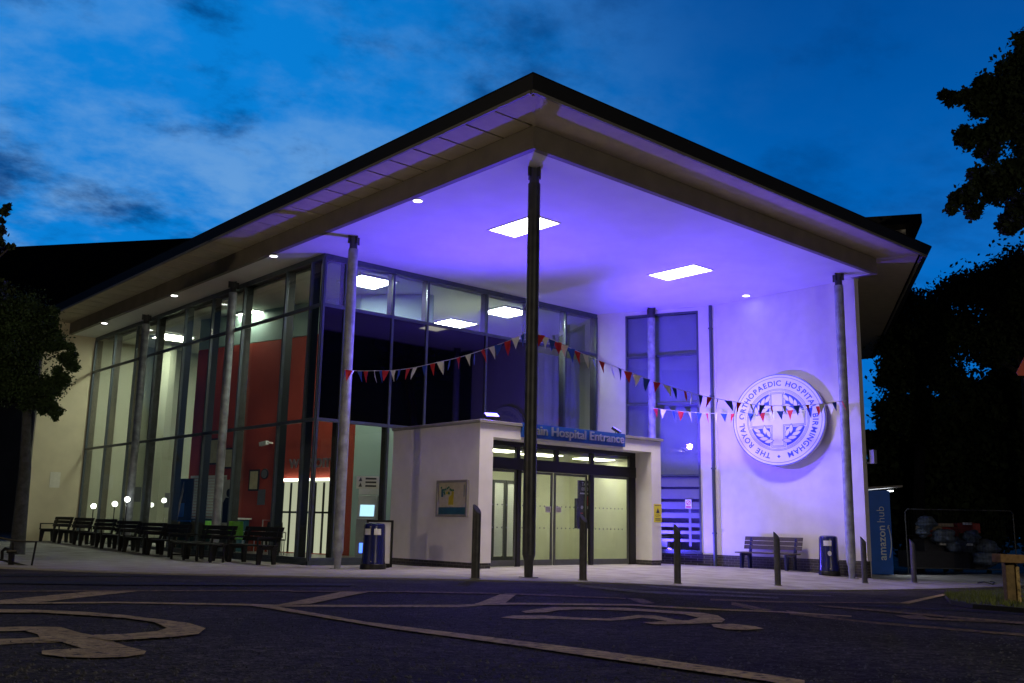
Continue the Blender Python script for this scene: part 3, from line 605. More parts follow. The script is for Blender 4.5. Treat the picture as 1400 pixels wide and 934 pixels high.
# yellow camera notice on the right reveal/pier
mb = MB(); xq = 21.905
mb.slab([(0, 0), (.34, 0), (.34, .52), (0, .52)], (21.985, BY, 1.22), (1, 0, 0), (0, 0, 1), .004, .012)
yl = tag(obj('warning_notice', mb, K['yellow']), 'yellow CCTV warning notice on the white pier right of the doors', 'sign')
mb = MB(); o = (21.985, BY, 1.22); mb.slab([(.09, .26), (.25, .26), (.17, .41)], o, (1, 0, 0), (0, 0, 1), .012, .014); text(mb, 'CCTV', (22.155, BY-.012, 1.38), (1, 0, 0), (0, 0, 1), .085, .002, 'CENTER')
for k in range(2): mb.slab([(.05, .05+k*.04), (.29, .05+k*.04), (.29, .07+k*.04), (.05, .07+k*.04)], o, (1, 0, 0), (0, 0, 1), .012, .014)
mb.slab([(.03, .47), (.31, .47), (.31, .485), (.03, .485)], o, (1, 0, 0), (0, 0, 1), .012, .014); obj('print', mb, K['ink'], yl)
mb = MB(); mb.box(22.0, 22.30, BY-.008, BY-.003, 1.10, 1.20); tag(obj('notice', mb, K['paper']), 'small white slip under the yellow notice on the pier', 'notice')
# blue sign with raised steel letters
SX0, SX1 = 16.72, 20.66
mb = MB(); mb.box(SX0, SX1, BY-.085, BY-.003, 3.30, 3.665); sn = tag(obj('entrance_sign', mb, K['blue'], bevel=.004), 'long blue Main Hospital Entrance sign with raised steel letters', 'sign')
mb = MB(); text(mb, 'Main Hospital Entrance', (SX0+.10, BY-.125, 3.395), (1, 0, 0), (0, 0, 1), .335, .02, 'LEFT', .003)
xs_ = [v[0] for v in mb.v]; k = (SX1-SX0-.22)/(max(xs_)-min(xs_)); x0 = min(xs_); mb.v = [(SX0+.12+(v[0]-x0)*k, v[1], v[2]) for v in mb.v]
obj('lettering', mb, K['chrome'], sn)
# poster case on the porch flank (faces -X)
mb = MB(); o = np.array([BX0, 20.08, 1.24]); R_ = np.array([0, -1., 0]); U_ = np.array([0, 0, 1.])
mb.slab([(0, 0), (1.26, 0), (1.26, .06), (0, .06)], o, R_, U_, 0, .07); mb.slab([(0, .86), (1.26, .86), (1.26, .92), (0, .92)], o, R_, U_, 0, .07); mb.slab([(0, .06), (.06, .06), (.06, .86), (0, .86)], o, R_, U_, 0, .07); mb.slab([(1.20, .06), (1.26, .06), (1.26, .86), (1.2, .86)], o, R_, U_, 0, .07)
pc = tag(obj('poster_case', mb, K['coping'], bevel=.004), 'framed map poster case on the flank wall of the porch', 'notice board')
mb = MB(); mb.slab([(.06, .06), (1.2, .06), (1.2, .86), (.06, .86)], o, R_, U_, .0, .02); obj('poster', mb, K['paperg'], pc)
mb = MB(); mb.slab([(.06, .06), (1.2, .06), (1.2, .24), (.06, .24)], o, R_, U_, .02, .024); mb.slab([(.16, .50), (.24, .50), (.24, .70), (.16, .70)], o, R_, U_, .02, .024); mb.slab([(1.08, .5), (1.1, .5), (1.1, .8), (1.08, .8)], o, R_, U_, .02, .024); obj('blue_band', mb, K['teal'], pc)
mb = MB(); rng2 = random.Random(3)
for k in range(14): a, b = rng2.uniform(.12, .62), rng2.uniform(.55, .74); mb.slab([(a, b), (a+.07, b), (a+.06, b+.05), (a+.01, b+.05)], o, R_, U_, .0242+.0003*k, .0252+.0003*k)
obj('map_trees', mb, K['pgreen'], pc)
mb = MB(); mb.slab([(.46, .30), (.66, .30), (.68, .62), (.60, .66), (.58, .55), (.48, .50)], o, R_, U_, .0205, .0235); mb.slab([(.36, .56), (.48, .58), (.48, .64), (.36, .63)], o, R_, U_, .0205, .0235); obj('map_area', mb, K['pyel'], pc)
# floodlights on the porch roof, one at the foot of the bay
def flood(loc, yaw, tilt, label):
    t = thing('floodlight', label, 'floodlight', loc, yaw, 'blue violet floodlights')
    mb = MB(); c, s = math.cos(tilt), math.sin(tilt)
    R_ = np.array([1., 0, 0]); Nn = np.array([0, -c, s]); U_ = np.cross(Nn, R_)
    ctr = np.array([0, 0, .19]); mb.slab([(-.20, -.13), (.20, -.13), (.20, .13), (-.20, .13)], ctr, R_, U_, -.05, .03); obj('housing', mb, K['black'], t, bevel=.01)
    mb = MB(); mb.slab([(-.17, -.10), (.17, -.10), (.17, .10), (-.17, .10)], ctr, R_, U_, .031, .036); obj('lens', mb, E_FLOOD, t)
    mb = MB(); mb.bar((-.23, 0, .0), (-.23, 0, .21), .02, .03); mb.bar((.23, 0, 0), (.23, 0, .21), .02, .03); mb.bar((-.23, 0, .01), (.23, 0, .01), .05, .02); obj('yoke', mb, K['black'], t)
    return t
flood((16.15, 18.95, BT+.085), rad(-20), rad(62), 'blue floodlight on the porch roof left of the blue sign')
flood((21.0, 19.0, BT+.085), rad(35), rad(58), 'blue floodlight on the porch roof at the right end of the blue sign')
flood((23.75, 20.1, pav(23.75, 20.1)), rad(80), rad(65), 'blue floodlight on the ground between porch and window bay')

# ------------------------------------------------------------------ EMBLEM
ea = rad(-14); ctr = np.array([24.86, 16.08, 4.28]); R_ = np.array([-math.sin(ea)*-1*0, -1, 0])
R_ = 1.10*np.array([math.sin(rad(5)), -math.cos(rad(5)), 0]); U_ = np.array([0, 0, 1.]); RR = 1.36
mb = MB(); mb.slab([(RR*math.cos(2*math.pi*k/96), RR*math.sin(2*math.pi*k/96)) for k in range(96)], ctr, R_, U_, -.09, 0)
emb = tag(obj('round_emblem', mb, K['white']), 'large round white hospital emblem with blue lettering and cross on the violet wall', 'emblem')
mb = MB()
for a, b in ((.985, 1.0), (.928, .936), (.668, .676), (.645, .652), (.622, .628)): mb.ring(RR*a, RR*b, ctr, R_, U_, .0005, .003, 96)
obj('ring', mb, K['emblue'], emb)
# blue field: four quadrants behind the wreath
for q in range(4):
    mb = MB()
    pts = [(.17, .17)]; A0 = 2*math.asin(.17/.60/2*1.0)
    a0 = math.asin(.17/.60); a1 = math.pi/2-a0
    pts += [(.60*math.cos(a0+(a1-a0)*k/14), .60*math.sin(a0+(a1-a0)*k/14)) for k in range(15)]
    c, s = math.cos(q*math.pi/2), math.sin(q*math.pi/2)
    mb.slab([(RR*(x*c-y*s), RR*(x*s+y*c)) for x, y in pts], ctr, R_, U_, .0005, .003); obj('blue_field', mb, K['emblue'], emb)
def cross(w, l): return [(-w, -l), (w, -l), (w, -w), (l, -w), (l, w), (w, w), (w, l), (-w, l), (-w, w), (-l, w), (-l, -w), (-w, -w)]
mb = MB(); crs = [(.165, .64, .004, .0045), (.12, .60, .0065, .007)]
mb = MB(); mb.slab([(RR*x, RR*y) for x, y in cross(.175, .625)], ctr, R_, U_, .0032, .005); obj('cross_ground', mb, K['white'], emb)
mb = MB(); mb.slab([(RR*x, RR*y) for x, y in cross(.150, .600)], ctr, R_, U_, .0052, .0065); obj('cross_outline', mb, K['emblue'], emb)
mb = MB(); mb.slab([(RR*x, RR*y) for x, y in cross(.141, .591)], ctr, R_, U_, .0067, .008); obj('cross_ground', mb, K['white'], emb)
mb = MB(); mb.slab([(RR*x, RR*y) for x, y in cross(.124, .574)], ctr, R_, U_, .0082, .0095); obj('cross_outline', mb, K['emblue'], emb)
mb = MB(); mb.slab([(RR*x, RR*y) for x, y in cross(.115, .565)], ctr, R_, U_, .0097, .013); obj('cross', mb, K['white'], emb)
mb = MB(); mo = MB()
for sx in (1, -1):
    for sy in (1, -1):
        # a sprig: stem along the rim with paired leaves
        for k in range(6):
            a = rad((25, 39, 53, 67, 37, 55)[k])
            for side, rr_ in (((1, .505),) if k < 4 else ((-1, .355),)):
                cx, cy = rr_*math.cos(a), rr_*math.sin(a)
                ang = a+(rad(90-32*side) if sy > 0 else -rad(90-32*side))
                L_, W_ = .098, .040
                pr = [(-L_, 0), (-L_*.45, W_*.85), (L_*.1, W_), (L_*.6, W_*.6), (L_, 0), (L_*.6, -W_*.6), (L_*.1, -W_), (-L_*.45, -W_*.85)]
                for tgt, sc, t0, t1 in ((mo, 1.2, .0135+.0004*k, .0137+.0004*k), (mb, 1.0, .0170+.0004*k, .0173+.0004*k)):
                    P_ = [(x*sc*math.cos(ang)-y*sc*math.sin(ang)+cx, x*sc*math.sin(ang)+y*sc*math.cos(ang)+cy) for x, y in pr]
                    tgt.slab([(RR*x*sx, RR*y*sy) for x, y in P_], ctr, R_, U_, t0, t1)
obj('leaf_outline', mo, K['emblue'], emb); obj('laurel_leaves', mb, K['white'], emb)
wd = {'I': .34, 'M': 1.08, 'W': 1.1, ' ': .55, 'O': 1.0, 'H': .95, 'G': 1.0, 'N': .95, 'L': .72, 'E': .82, 'T': .76, 'S': .82, 'P': .84, 'B': .86, 'A': .88, 'D': .95, 'R': .88, 'C': .92, 'Y': .84}
s_ = 'THE ROYAL ORTHOPAEDIC HOSPITAL BIRMINGHAM'; tot = sum(wd[c] for c in s_); a = rad(257); span = rad(334); mb = MB()
for c in s_:
    w = wd[c]/tot*span; am = a-w/2; a -= w
    if c == ' ': continue
    e_r = R_*math.cos(am)+U_*math.sin(am); e_t = R_*math.sin(am)-U_*math.cos(am)
    text(mb, c, ctr+e_r*RR*.745, e_t, e_r, .225*RR/1.36*1.0, .0015, 'CENTER', .004, .003)
am = rad(270); mb.slab([(-.035*RR, -.80*RR), (0, -.835*RR), (.035*RR, -.80*RR), (0, -.765*RR)], ctr, R_, U_, .0005, .004)
obj('lettering', mb, K['emblue'], emb)
mb = MB()
for (u, w_) in ((-.8, -.6), (.8, -.6), (-.8, .6), (.8, .6)):
    p = ctr+R_*u+U_*w_; mb.tube([p+np.array([.05, 0, 0]), (25.199, p[1], p[2])], .03, 10)
obj('stand_off', mb, K['chrome'], emb)

# ------------------------------------------------------------------ street furniture
def lin3(a, b, t): return np.array(a)*(1-t)+np.array(b)*t
BOL = [((9.7, 11.68), 1.12, 'dark grey bollard with slanted top left of the porch, nearest the camera'), ((12.29, 11.9), 1.12, 'dark grey bollard with slanted top in front of the sliding doors'), ((15.03, 12.04), 1.11, 'dark grey bollard with slanted top in front of the barred stair window'), ((18.31, 11.97), 1.11, 'dark grey bollard with slanted top in front of the wooden bench'), ((22.75, 12.4), 1.11, 'dark grey bollard with slanted top beside the right canopy post'), ((25.0, 12.25), 1.10, 'dark grey bollard with slanted top right of the blue locker')]
for i, ((x, y), h, l) in enumerate(BOL):
    if i == 0:
        b0 = thing('bollard', l, 'bollard', (x, y, pav(x, y)), rad(-80), 'slant topped bollards along the kerb')
        n = 20; r = .066; vs = []
        for z, sl in ((-.1, 0), (1.055, .075)):
            for k in range(n): t = 2*math.pi*k/n; vs.append((r*math.cos(t), r*math.sin(t), z-sl*math.cos(t)))
        mb = MB(); mb.add(vs, [(k, (k+1) % n, n+(k+1) % n, n+k) for k in range(n)]+[tuple(range(n))[::-1], tuple(range(n, 2*n))]); obj('post', mb, K['bollard'], b0, bevel=.004, smooth=True)
        mb = MB(); mb.lathe([(.085, 0), (.085, .012), (.07, .016)], n=20); obj('base_collar', mb, K['kerb'], b0)
    else: dup(b0, (x, y, pav(x, y)), None, l)
# litter bins
def bin_(loc, rot, label, body_r, wide, two):
    t = thing('litter_bin', label, 'litter bin', loc, rot, 'navy litter bins')
    mb = MB(); mb.lathe([(wide, 0), (wide, .10), (wide*.93, .13)], n=28); obj('base', mb, K['black'], t, smooth=True)
    mb = MB(); mb.lathe([(body_r*1.02, .13), (body_r*1.02, .16), (body_r, .2), (body_r*.93, .80), (body_r*.92, .99), (body_r*.90, 1.02), (body_r*.84, 1.055), (body_r*.6, 1.075), (.02, 1.08)], n=32); obj('body', mb, K['navy'], t, smooth=True)
    for k in ((-28, 28) if two else (-10,)):
        mb = MB(); a0 = rad(k-90); wv = rad(19 if two else 24); rr = body_r*.935
        pts = [(rr*math.cos(a0+wv*(j/4-1)), rr*math.sin(a0+wv*(j/4-1))) for j in range(9)]
        mb.add([(p[0], p[1], z) for z in (.80, .94) for p in pts]+[(p[0]*1.03, p[1]*1.03, z) for z in (.80, .94) for p in pts], [(18+j, 18+j+1, 27+j+1, 27+j) for j in range(8)]+[(j, j+1, 18+j+1, 18+j) for j in range(8)]+[(9+j, 9+j+1, 27+j+1, 27+j) for j in range(8)]); obj('opening', mb, K['white'], t)
    mb = MB(); mb.slab([(.05*math.cos(j*math.pi/8), .065*math.sin(j*math.pi/8)) for j in range(16)], (0, -body_r*.99, .60), (1, 0, 0), (0, 0, 1), 0, .012); obj('badge', mb, K['white'], t) if not two else None
    mb = MB(); mb.tube([(0, -body_r*1.01, .19), (0, -body_r*1.05, .19)], .012, 8); obj('lock', mb, K['chrome'], t)
    return t
bin_((13.15, 19.63, pav(13.15, 19.63)), rad(-45), 'navy litter bin with two pale openings left of the porch', .275, .31, True)
bin_((24.62, 14.45, pav(24.62, 14.45)), rad(-55), 'navy litter bin with one opening and white badge by the emblem wall', .27, .29, False)
# white notice board leaning behind the left bin
p0 = np.array([13.62, 20.65]); d = np.array([.72, -.69]); p1 = p0+d*.62; z0 = pav(*p0)
mb = MB(); mb.bar((*p0, z0+.02), (*(p0+d*.0+np.array([.0, .0])), z0+1.16), .045, .045); mb.bar((*p1, z0+.02), (*p1, z0+1.16), .045, .045); mb.bar((*(p0-d*.022), z0+1.14), (*(p1+d*.022), z0+1.14), .045, .05); mb.bar((*(p0+d*.024), z0+.06), (*(p1-d*.024), z0+.06), .044, .10)
nb = tag(obj('notice_board', mb, K['black']), 'blank white notice board in a black frame behind the navy bin', 'notice board')
mb = MB(); mb.wall(p0+d*.024, p1-d*.024, z0+.112, z0+1.114, .008); obj('panel', mb, K['white'], nb)
# wooden bench in front of the emblem wall
def bench(label, loc, rot, L_, wood, leg, group, arms=False):
    t = thing('bench', label, 'bench', loc, rot, group)
    for k in range(3): mb = MB(); mb.box(-L_/2, L_/2, .02-.36+k*.15, .15-.36+k*.15, .44, .475); obj('seat_slat', mb, wood, t, bevel=.006)
    for k in range(3): z = .56+k*.125; y = .13+k*.03; mb = MB(); mb.hexa([(-L_/2, y, z), (L_/2, y, z), (L_/2, y+.03, z), (-L_/2, y+.03, z), (-L_/2, y+.025, z+.112), (L_/2, y+.025, z+.112), (L_/2, y+.055, z+.112), (-L_/2, y+.055, z+.112)]); obj('back_slat', mb, wood, t, bevel=.006)
    for sx in (-1, 1):
        x = sx*(L_/2-.22); mb = MB(); mb.slab([(-.36, 0), (-.26, 0), (-.20, .36), (.02, .36), (.06, 0), (.16, 0), (.17, .42), (.27, .90), (.21, .90), (.10, .439), (-.36, .439)], (x, 0, 0), (0, 1, 0), (0, 0, 1), -.035, .035); obj('leg_frame', mb, leg, t, bevel=.006)
        if arms: mb = MB(); mb.bar((x, -.36, .44), (x, -.36, .64), .04, .04); mb.bar((x, -.38, .66), (x, .16, .66), .05, .04); obj('arm', mb, leg, t)
    return t
bench('brown slatted wooden bench against the violet wall under the emblem', (24.78, 16.45, pav(24.78, 16.45)), rad(-90), 1.95, K['wood'], K['navy'], None)
B1 = bench('black slatted bench at the far left end of the side glazing, before the cream wall', (11.75, 38.6, pav(11.75, 38.6)), rad(-90), 2.05, K['blackm'], K['black'], 'black benches along the side glazing', True)
for (x, y, l) in ((11.75, 36.4, 'black slatted bench by the leftmost glowing globe'), (11.72, 34.1, 'black slatted bench by the middle glowing globe'), (11.72, 32.0, 'black slatted bench right of the glowing globes'), (11.72, 30.0, 'black slatted bench midway along the side glazing, fifth from the far end'), (11.75, 28.2, 'black slatted bench left of the second canopy post from the corner'), (11.75, 25.4, 'black slatted bench right of the second canopy post from the corner'), (11.95, 23.25, 'black slatted bench just left of the glazed corner')): dup(B1, (x, y, pav(x, y)), rad(-90), l)
# low black bench (no back) in front
lb = thing('low_bench', 'long low black backless bench in front of the side glazing', 'bench', (11.0, 24.6, pav(11.0, 24.6)), rad(-90))
for k in range(3): mb = MB(); mb.box(-1.3, 1.3, -.2+k*.14, -.08+k*.14, .42, .455); obj('seat_slat', mb, K['blackm'], lb)
for x in (-1.2, -.4, .4, 1.2):
    mb = MB(); mb.bar((x, -.17, 0), (x, -.17, .419), .05, .05); mb.bar((x, .17, 0), (x, .17, .419), .05, .05); mb.bar((x, -.17, .12), (x, .17, .12), .04, .04); obj('leg', mb, K['black'], lb)
# planter troughs with papers / plants at the far left bench
# hoop barrier at the left kerb
hb = thing('parking_barrier', 'low black hoop parking barrier with a lock post at the left pavement edge', 'barrier', onsurf(20, 776, pav, 0))
Dh = 18.2
w_ = lambda x, y: at(x, y, Dh)
mb = MB(); mb.tube([w_(-12, 733), w_(24, 740), w_(49.5, 741), w_(43, 775), w_(20, 770), w_(-6, 764), w_(-12, 733)], .022, 8); obj('hoop', mb, K['black'], hb, world=True)
mb = MB(); a = w_(15, 774); b = w_(16, 754); mb.tube([a, b], .055, 10); mb.tube([w_(10, 754), w_(24, 754)], .035, 8); mb.tube([w_(18, 753), w_(18, 741)], .02, 8); obj('lock_post', mb, K['black'], hb, world=True)
mb = MB(); mb.tube([w_(3, 764), w_(3, 754), w_(7, 750), w_(12, 752)], .03, 8); obj('padlock', mb, K['black'], hb, world=True)
# glowing globes on stems, added in place of lamp reflections in the glazing
for i, (y, z, l) in enumerate(((36.55, 1.45, 'glowing white globe on a black stem in place of a lamp reflection, leftmost of three'), (34.45, 1.52, 'glowing white globe on a black stem in place of a lamp reflection, middle of three'), (33.33, 1.67, 'glowing white globe on a black stem in place of a lamp reflection, beside the third post'))):
    x = 12.3; zb = pav(x, y)
    if i == 0:
        g0 = thing('reflection_globe', l, 'lamp', (x, y, zb), 0, 'globes in place of lamp reflections in the side glazing')
        mb = MB(); h = z-zb; mb.lathe([(.085*math.sin(math.pi*k/10)+.002, -.085*math.cos(math.pi*k/10)+h) for k in range(11)], n=18); obj('globe', mb, E_GLOBE, g0, smooth=True)
        mb = MB(); mb.tube([(0, 0, 0), (0, 0, h-.10)], .018, 8); mb.lathe([(.09, 0), (.09, .02), (.03, .04)], n=14); obj('stem', mb, K['black'], g0)
    else: o = dup(g0, (x, y, z-h), None, l)
# white paper on the left return wall
p = at(78, 650, 40); mb = MB(); mb.box(11.72, 12.10, 40.005, 40.019, 2.15, 2.75); tag(obj('notice', mb, K['paper']), 'plain pale square notice on the cream wall at the far left', 'notice')

# ------------------------------------------------------------------ interior furnishings
def interior():
    WR = rR; WU = np.array([0, 0, 1.])
    def rw(x, z, out=.0): # photo column on the red wall plane
        d = ray(x, 640); t = ((np.array([*RA, 0])-CAM)@rN)/(d@rN); p = CAM+d*t; p[2] = z; return p+rN*out
    nR = WR if (np.cross(WR, WU)@rN) > 0 else -WR
    # welcome lettering
    mb = MB(); o = rw(396, 2.72, .03); text(mb, 'welcome', o, nR, WU, .62, .015, 'LEFT', .004); tag(obj('welcome_lettering', mb, K['chrome']), 'raised pale welcome lettering on the red wall inside', 'lettering')
    # bright doorway below it
    mb = MB(); a = rw(391, 0, .03); b = rw(458, 0, .03); L_ = np.linalg.norm(b-a)
    mb.slab([(0, .1), (L_, .1), (L_, 2.3), (0, 2.3)], a, nR, WU, -.01, .01); dd = tag(obj('lit_doorway', mb, em('corridor_glow', (1, 1, .72), .55)), 'bright glazed doorway under the welcome lettering', 'door')
    mb = MB()
    for k in range(7): u = L_*k/6; mb.slab([(u-.03, .1), (u+.03, .1), (u+.03, 2.25), (u-.03, 2.25)], a, nR, WU, .011, .05)
    mb.slab([(0, 1.3), (L_, 1.3), (L_, 1.36), (0, 1.36)], a, nR, WU, .0505, .055); obj('door_frame', mb, K['fin'], dd)
    mb = MB(); mb.slab([(-.05, 2.3), (L_+.05, 2.3), (L_+.05, 2.38), (-.05, 2.38)], a, nR, WU, .02, .10); obj('strip_light', mb, E_TUBE, dd)
    # reception counter
    p = rw(306, .07, .65); mb = MB(); mb.bar(p+nR*-1.3+WU*.5, p+nR*1.9+WU*.5, .6, 1.0); c = tag(obj('reception_counter', mb, K['teal'], bevel=.02), 'dark teal reception counter before the red wall', 'counter'); mb = MB(); mb.bar(p+nR*-1.35+WU*1.03, p+nR*1.95+WU*1.03, .7, .05); obj('counter_top', mb, K['white'], c)
    # shutter hatch over counter
    a = rw(263, 1.15, .02); b = rw(312, 1.15, .02); L_ = np.linalg.norm(b-a); mb = MB()
    for k in range(14): mb.slab([(0, k*.1), (L_, k*.1), (L_, k*.1+.085), (0, k*.1+.085)], a, nR, WU, 0, .02)
    tag(obj('roller_shutter', mb, K['blindw']), 'pale slatted roller shutter behind the reception counter', 'shutter')
    # easel board
    p = rw(293, .07, 1.1); e = thing('easel', 'framed display board on a tall easel behind the side glazing', 'easel', p, 0)
    mb = MB(); mb.bar((-.35, 0, 0), (-.05, 0, 2.2), .05, .05); mb.bar((.35, 0, 0), (.05, 0, 2.2), .05, .05); mb.bar((0, .5, 0), (0, .02, 2.1), .05, .05); obj('legs', mb, K['card'], e)
    mb = MB(); mb.slab([(-.5, .95), (.5, .95), (.5, 2.3), (-.5, 2.3)], (0, 0, 0), nR, WU, .04, .07); obj('board', mb, K['ink'], e)
    mb = MB(); mb.slab([(-.4, 1.05), (.1, 1.05), (.1, 1.5), (-.4, 1.5)], (0, 0, 0), nR, WU, .071, .075); mb.slab([(-.52, .90), (.52, .90), (.52, .94), (-.52, .94)], (0, 0, 0), nR, WU, .03, .11); obj('print', mb, K['lockblue'], e)
    # pull-up banner with dark figure print
    p = rw(372, .07, 1.8); bn = thing('pull_up_banner', 'white pull up banner with a dark clothed figure printed on it', 'banner', p)
    mb = MB(); mb.slab([(-.45, .05), (.45, .05), (.45, 2.2), (-.45, 2.2)], (0, 0, 0), nR, WU, 0, .012); obj('sheet', mb, K['pwhite'], bn)
    mb = MB(); mb.slab([(-.05, .9), (.36, .9), (.38, 1.5), (.28, 1.66), (.05, 1.66), (-.06, 1.5)], (0, 0, 0), nR, WU, .0125, .015); mb.slab([(.17+.1*math.cos(t*math.pi/8), 1.80+.13*math.sin(t*math.pi/8)) for t in range(16)], (0, 0, 0), nR, WU, .0125, .015); mb.slab([(-.42, .2), (.42, .2), (.42, .75), (-.42, .75)], (0, 0, 0), nR, WU, .0125, .015); obj('figure_print', mb, K['ink'], bn)
    mb = MB(); mb.bar(-nR*.48+WU*.03, nR*.48+WU*.03, .2, .06); obj('base', mb, K['chrome'], bn)
    # wall notice, camera
    mb = MB(); a = rw(356, 1.55, .03); mb.slab([(0, 0), (.36, 0), (.36, .5), (0, .5)], a, nR, WU, 0, .012); tag(obj('notice', mb, K['film']), 'pale green notice on the red wall left of the banner', 'notice')
    p = rw(370, 3.55, .2); mb = MB(); mb.bar(p, p-nR*.34-WU*.05, .13, .13); mb.bar(p+nR*.02, p+nR*.02-rN*.2, .06, .06); tag(obj('security_camera', mb, K['white'], bevel=.01), 'white security camera on the red wall above the banner', 'camera')
    # chairs
    def chair(p, rz, mat, label):
        t = thing('waiting_chair', label, 'chair', p, rz, 'chairs inside the glazed hall')
        mb = MB(); mb.box(-.22, .22, -.22, .22, .43, .47); obj('seat', mb, mat, t, bevel=.01)
        mb = MB(); mb.hexa([(-.22, .2, .5), (.22, .2, .5), (.22, .23, .5), (-.22, .23, .5), (-.2, .27, .95), (.2, .27, .95), (.2, .30, .95), (-.2, .30, .95)]); obj('backrest', mb, mat, t, bevel=.01)
        for sx in (-.2, .2):
            for sy in (-.2, .2): mb = MB(); mb.tube([(sx, sy, 0), (sx, sy, .43)], .014, 8); obj('leg', mb, K['chrome'], t)
            mb = MB(); mb.tube([(sx*1.15, -.2, .43), (sx*1.15, -.2, .66), (sx*1.15, .22, .66)], .014, 8); obj('arm', mb, K['chrome'], t)
    chair(rw(348, .07, 1.5), rad(10), K['lime'], 'lime green chair behind the side glazing')
    chair(rw(432, .07, 1.9), rad(200), K['black'], 'black chair right of the banner, facing away')
    chair(rw(455, .07, 2.1), rad(-20), K['black'], 'black chair before the bright doorway')
    # framed pictures, clock and pin board on the red wall
    for x, z, w_, h_, l in ((283, 2.9, .8, .9, 'dark framed picture on the red wall above the shutter, at its left'), (305, 2.75, .6, .7, 'smaller dark framed picture on the red wall above the shutter'), (343, 2.0, .5, .7, 'dark framed notice on the red wall right of the shutter')):
        a = rw(x, z, .03); mb = MB(); mb.slab([(0, 0), (w_, 0), (w_, h_), (0, h_)], a, nR, WU, 0, .03); q = tag(obj('picture_frame', mb, K['ink']), l, 'picture'); mb = MB(); mb.slab([(.06, .06), (w_-.06, .06), (w_-.06, h_-.06), (.06, h_-.06)], a, nR, WU, .031, .034); obj('print', mb, K['paperg'], q)
    a = rw(364, 2.55, .03); mb = MB(); mb.slab([(.17*math.cos(t*math.pi/12), .17*math.sin(t*math.pi/12)) for t in range(24)], a, nR, WU, 0, .04); q = tag(obj('wall_clock', mb, K['ink']), 'round black rimmed clock on the red wall above the pale green notice', 'clock'); mb = MB(); mb.slab([(.14*math.cos(t*math.pi/12), .14*math.sin(t*math.pi/12)) for t in range(24)], a, nR, WU, .041, .043); obj('dial', mb, K['film'], q)
    chair(rw(385, .07, 2.2), rad(60), K['teal'], 'teal chair left of the bright doorway'); chair(rw(318, .07, 1.35), rad(-40), K['black'], 'black chair beside the easel'); chair(rw(412, .07, 2.4), rad(150), K['lime'], 'lime green chair near the glazed corner')
    for (x, y, z, w_, l) in ((16.3, 39.985, 1.5, .5, 'pale notice on the far end wall of the hall, at its right'), (14.6, 39.985, 1.7, .7, 'larger pale notice on the far end wall of the hall, at its left')): mb = MB(); mb.box(x, x+w_, y, y+.014, z, z+.6); tag(obj('notice', mb, K['film']), l, 'notice')
    # cash machine with lit screen right of the corner post
    D = 27.0; p = at(499, 745, D); p[2] = .07; yaw = -YAW
    t = thing('cash_machine', 'grey self service machine with a glowing screen near the glazed corner', 'machine', p, yaw)
    mb = MB(); mb.box(-.28, .28, 0, .5, 0, 1.1); mb.hexa([(-.28, .05, 1.1), (.28, .05, 1.1), (.28, .5, 1.1), (-.28, .5, 1.1), (-.28, .22, 1.75), (.28, .22, 1.75), (.28, .5, 1.75), (-.28, .5, 1.75)]); obj('cabinet', mb, K['signgrey'], t, bevel=.015)
    mb = MB(); mb.hexa([(-.2, .06, 1.16), (.2, .06, 1.16), (.2, .08, 1.16), (-.2, .08, 1.16), (-.2, .135, 1.48), (.2, .135, 1.48), (.2, .155, 1.48), (-.2, .155, 1.48)]); obj('screen', mb, E_SCR, t)
    mb = MB(); mb.box(-.16, .16, -.012, -.002, .15, .42); obj('lit_panel', mb, E_SCR2, t)
    mb = MB(); mb.box(-.28, .28, .24, .28, 1.77, 2.15); obj('header', mb, K['white'], t)
    # direction board
    D = 26.6; p = at(487, 668, D); mb = MB(); R2 = np.array([rt[0], rt[1], 0]); R2 /= np.linalg.norm(R2)
    mb.slab([(0, 0), (.62, 0), (.62, .34), (0, .34)], p+np.array([0, 0, .0]), R2, WU, 0, .02); s = tag(obj('direction_sign', mb, K['paper']), 'pale direction sign with small symbols behind the corner post', 'sign')
    mb = MB()
    for k in range(3): mb.slab([(.25, .05+k*.1), (.55, .05+k*.1), (.55, .1+k*.1), (.25, .1+k*.1)], p, R2, WU, .021, .024)
    for k in range(2): mb.slab([(.06, .05+k*.15), (.16, .05+k*.15), (.12, .17+k*.15)], p, R2, WU, .021, .024)
    obj('symbols', mb, K['ink'], s)
    # black frames / trolleys near glass
    for x, l in ((268, 'upright black trolley behind the side glazing, left of the easel'), (402, 'upright black trolley beside the banner')):
        p = rw(x, .07, .8); t = thing('trolley', l, 'trolley', p, rad(random.uniform(-30, 30)), 'trolleys inside the glazed hall')
        mb = MB(); mb.tube([(-.25, 0, .08), (-.25, .05, 1.0), (.25, .05, 1.0), (.25, 0, .08)], .018, 8); mb.bar((-.25, 0, .3), (.25, 0, .3), .03, .03); obj('handle_frame', mb, K['chrome'], t)
        mb = MB(); mb.box(-.26, .26, -.35, .0, .25, .62); obj('basket', mb, K['black'], t, bevel=.01)
        for sx in (-.24, .24): mb = MB(); mb.tube([(sx-.015, -.15, .08), (sx+.015, -.15, .08)], .08, 14); obj('wheel', mb, K['black'], t)
interior()

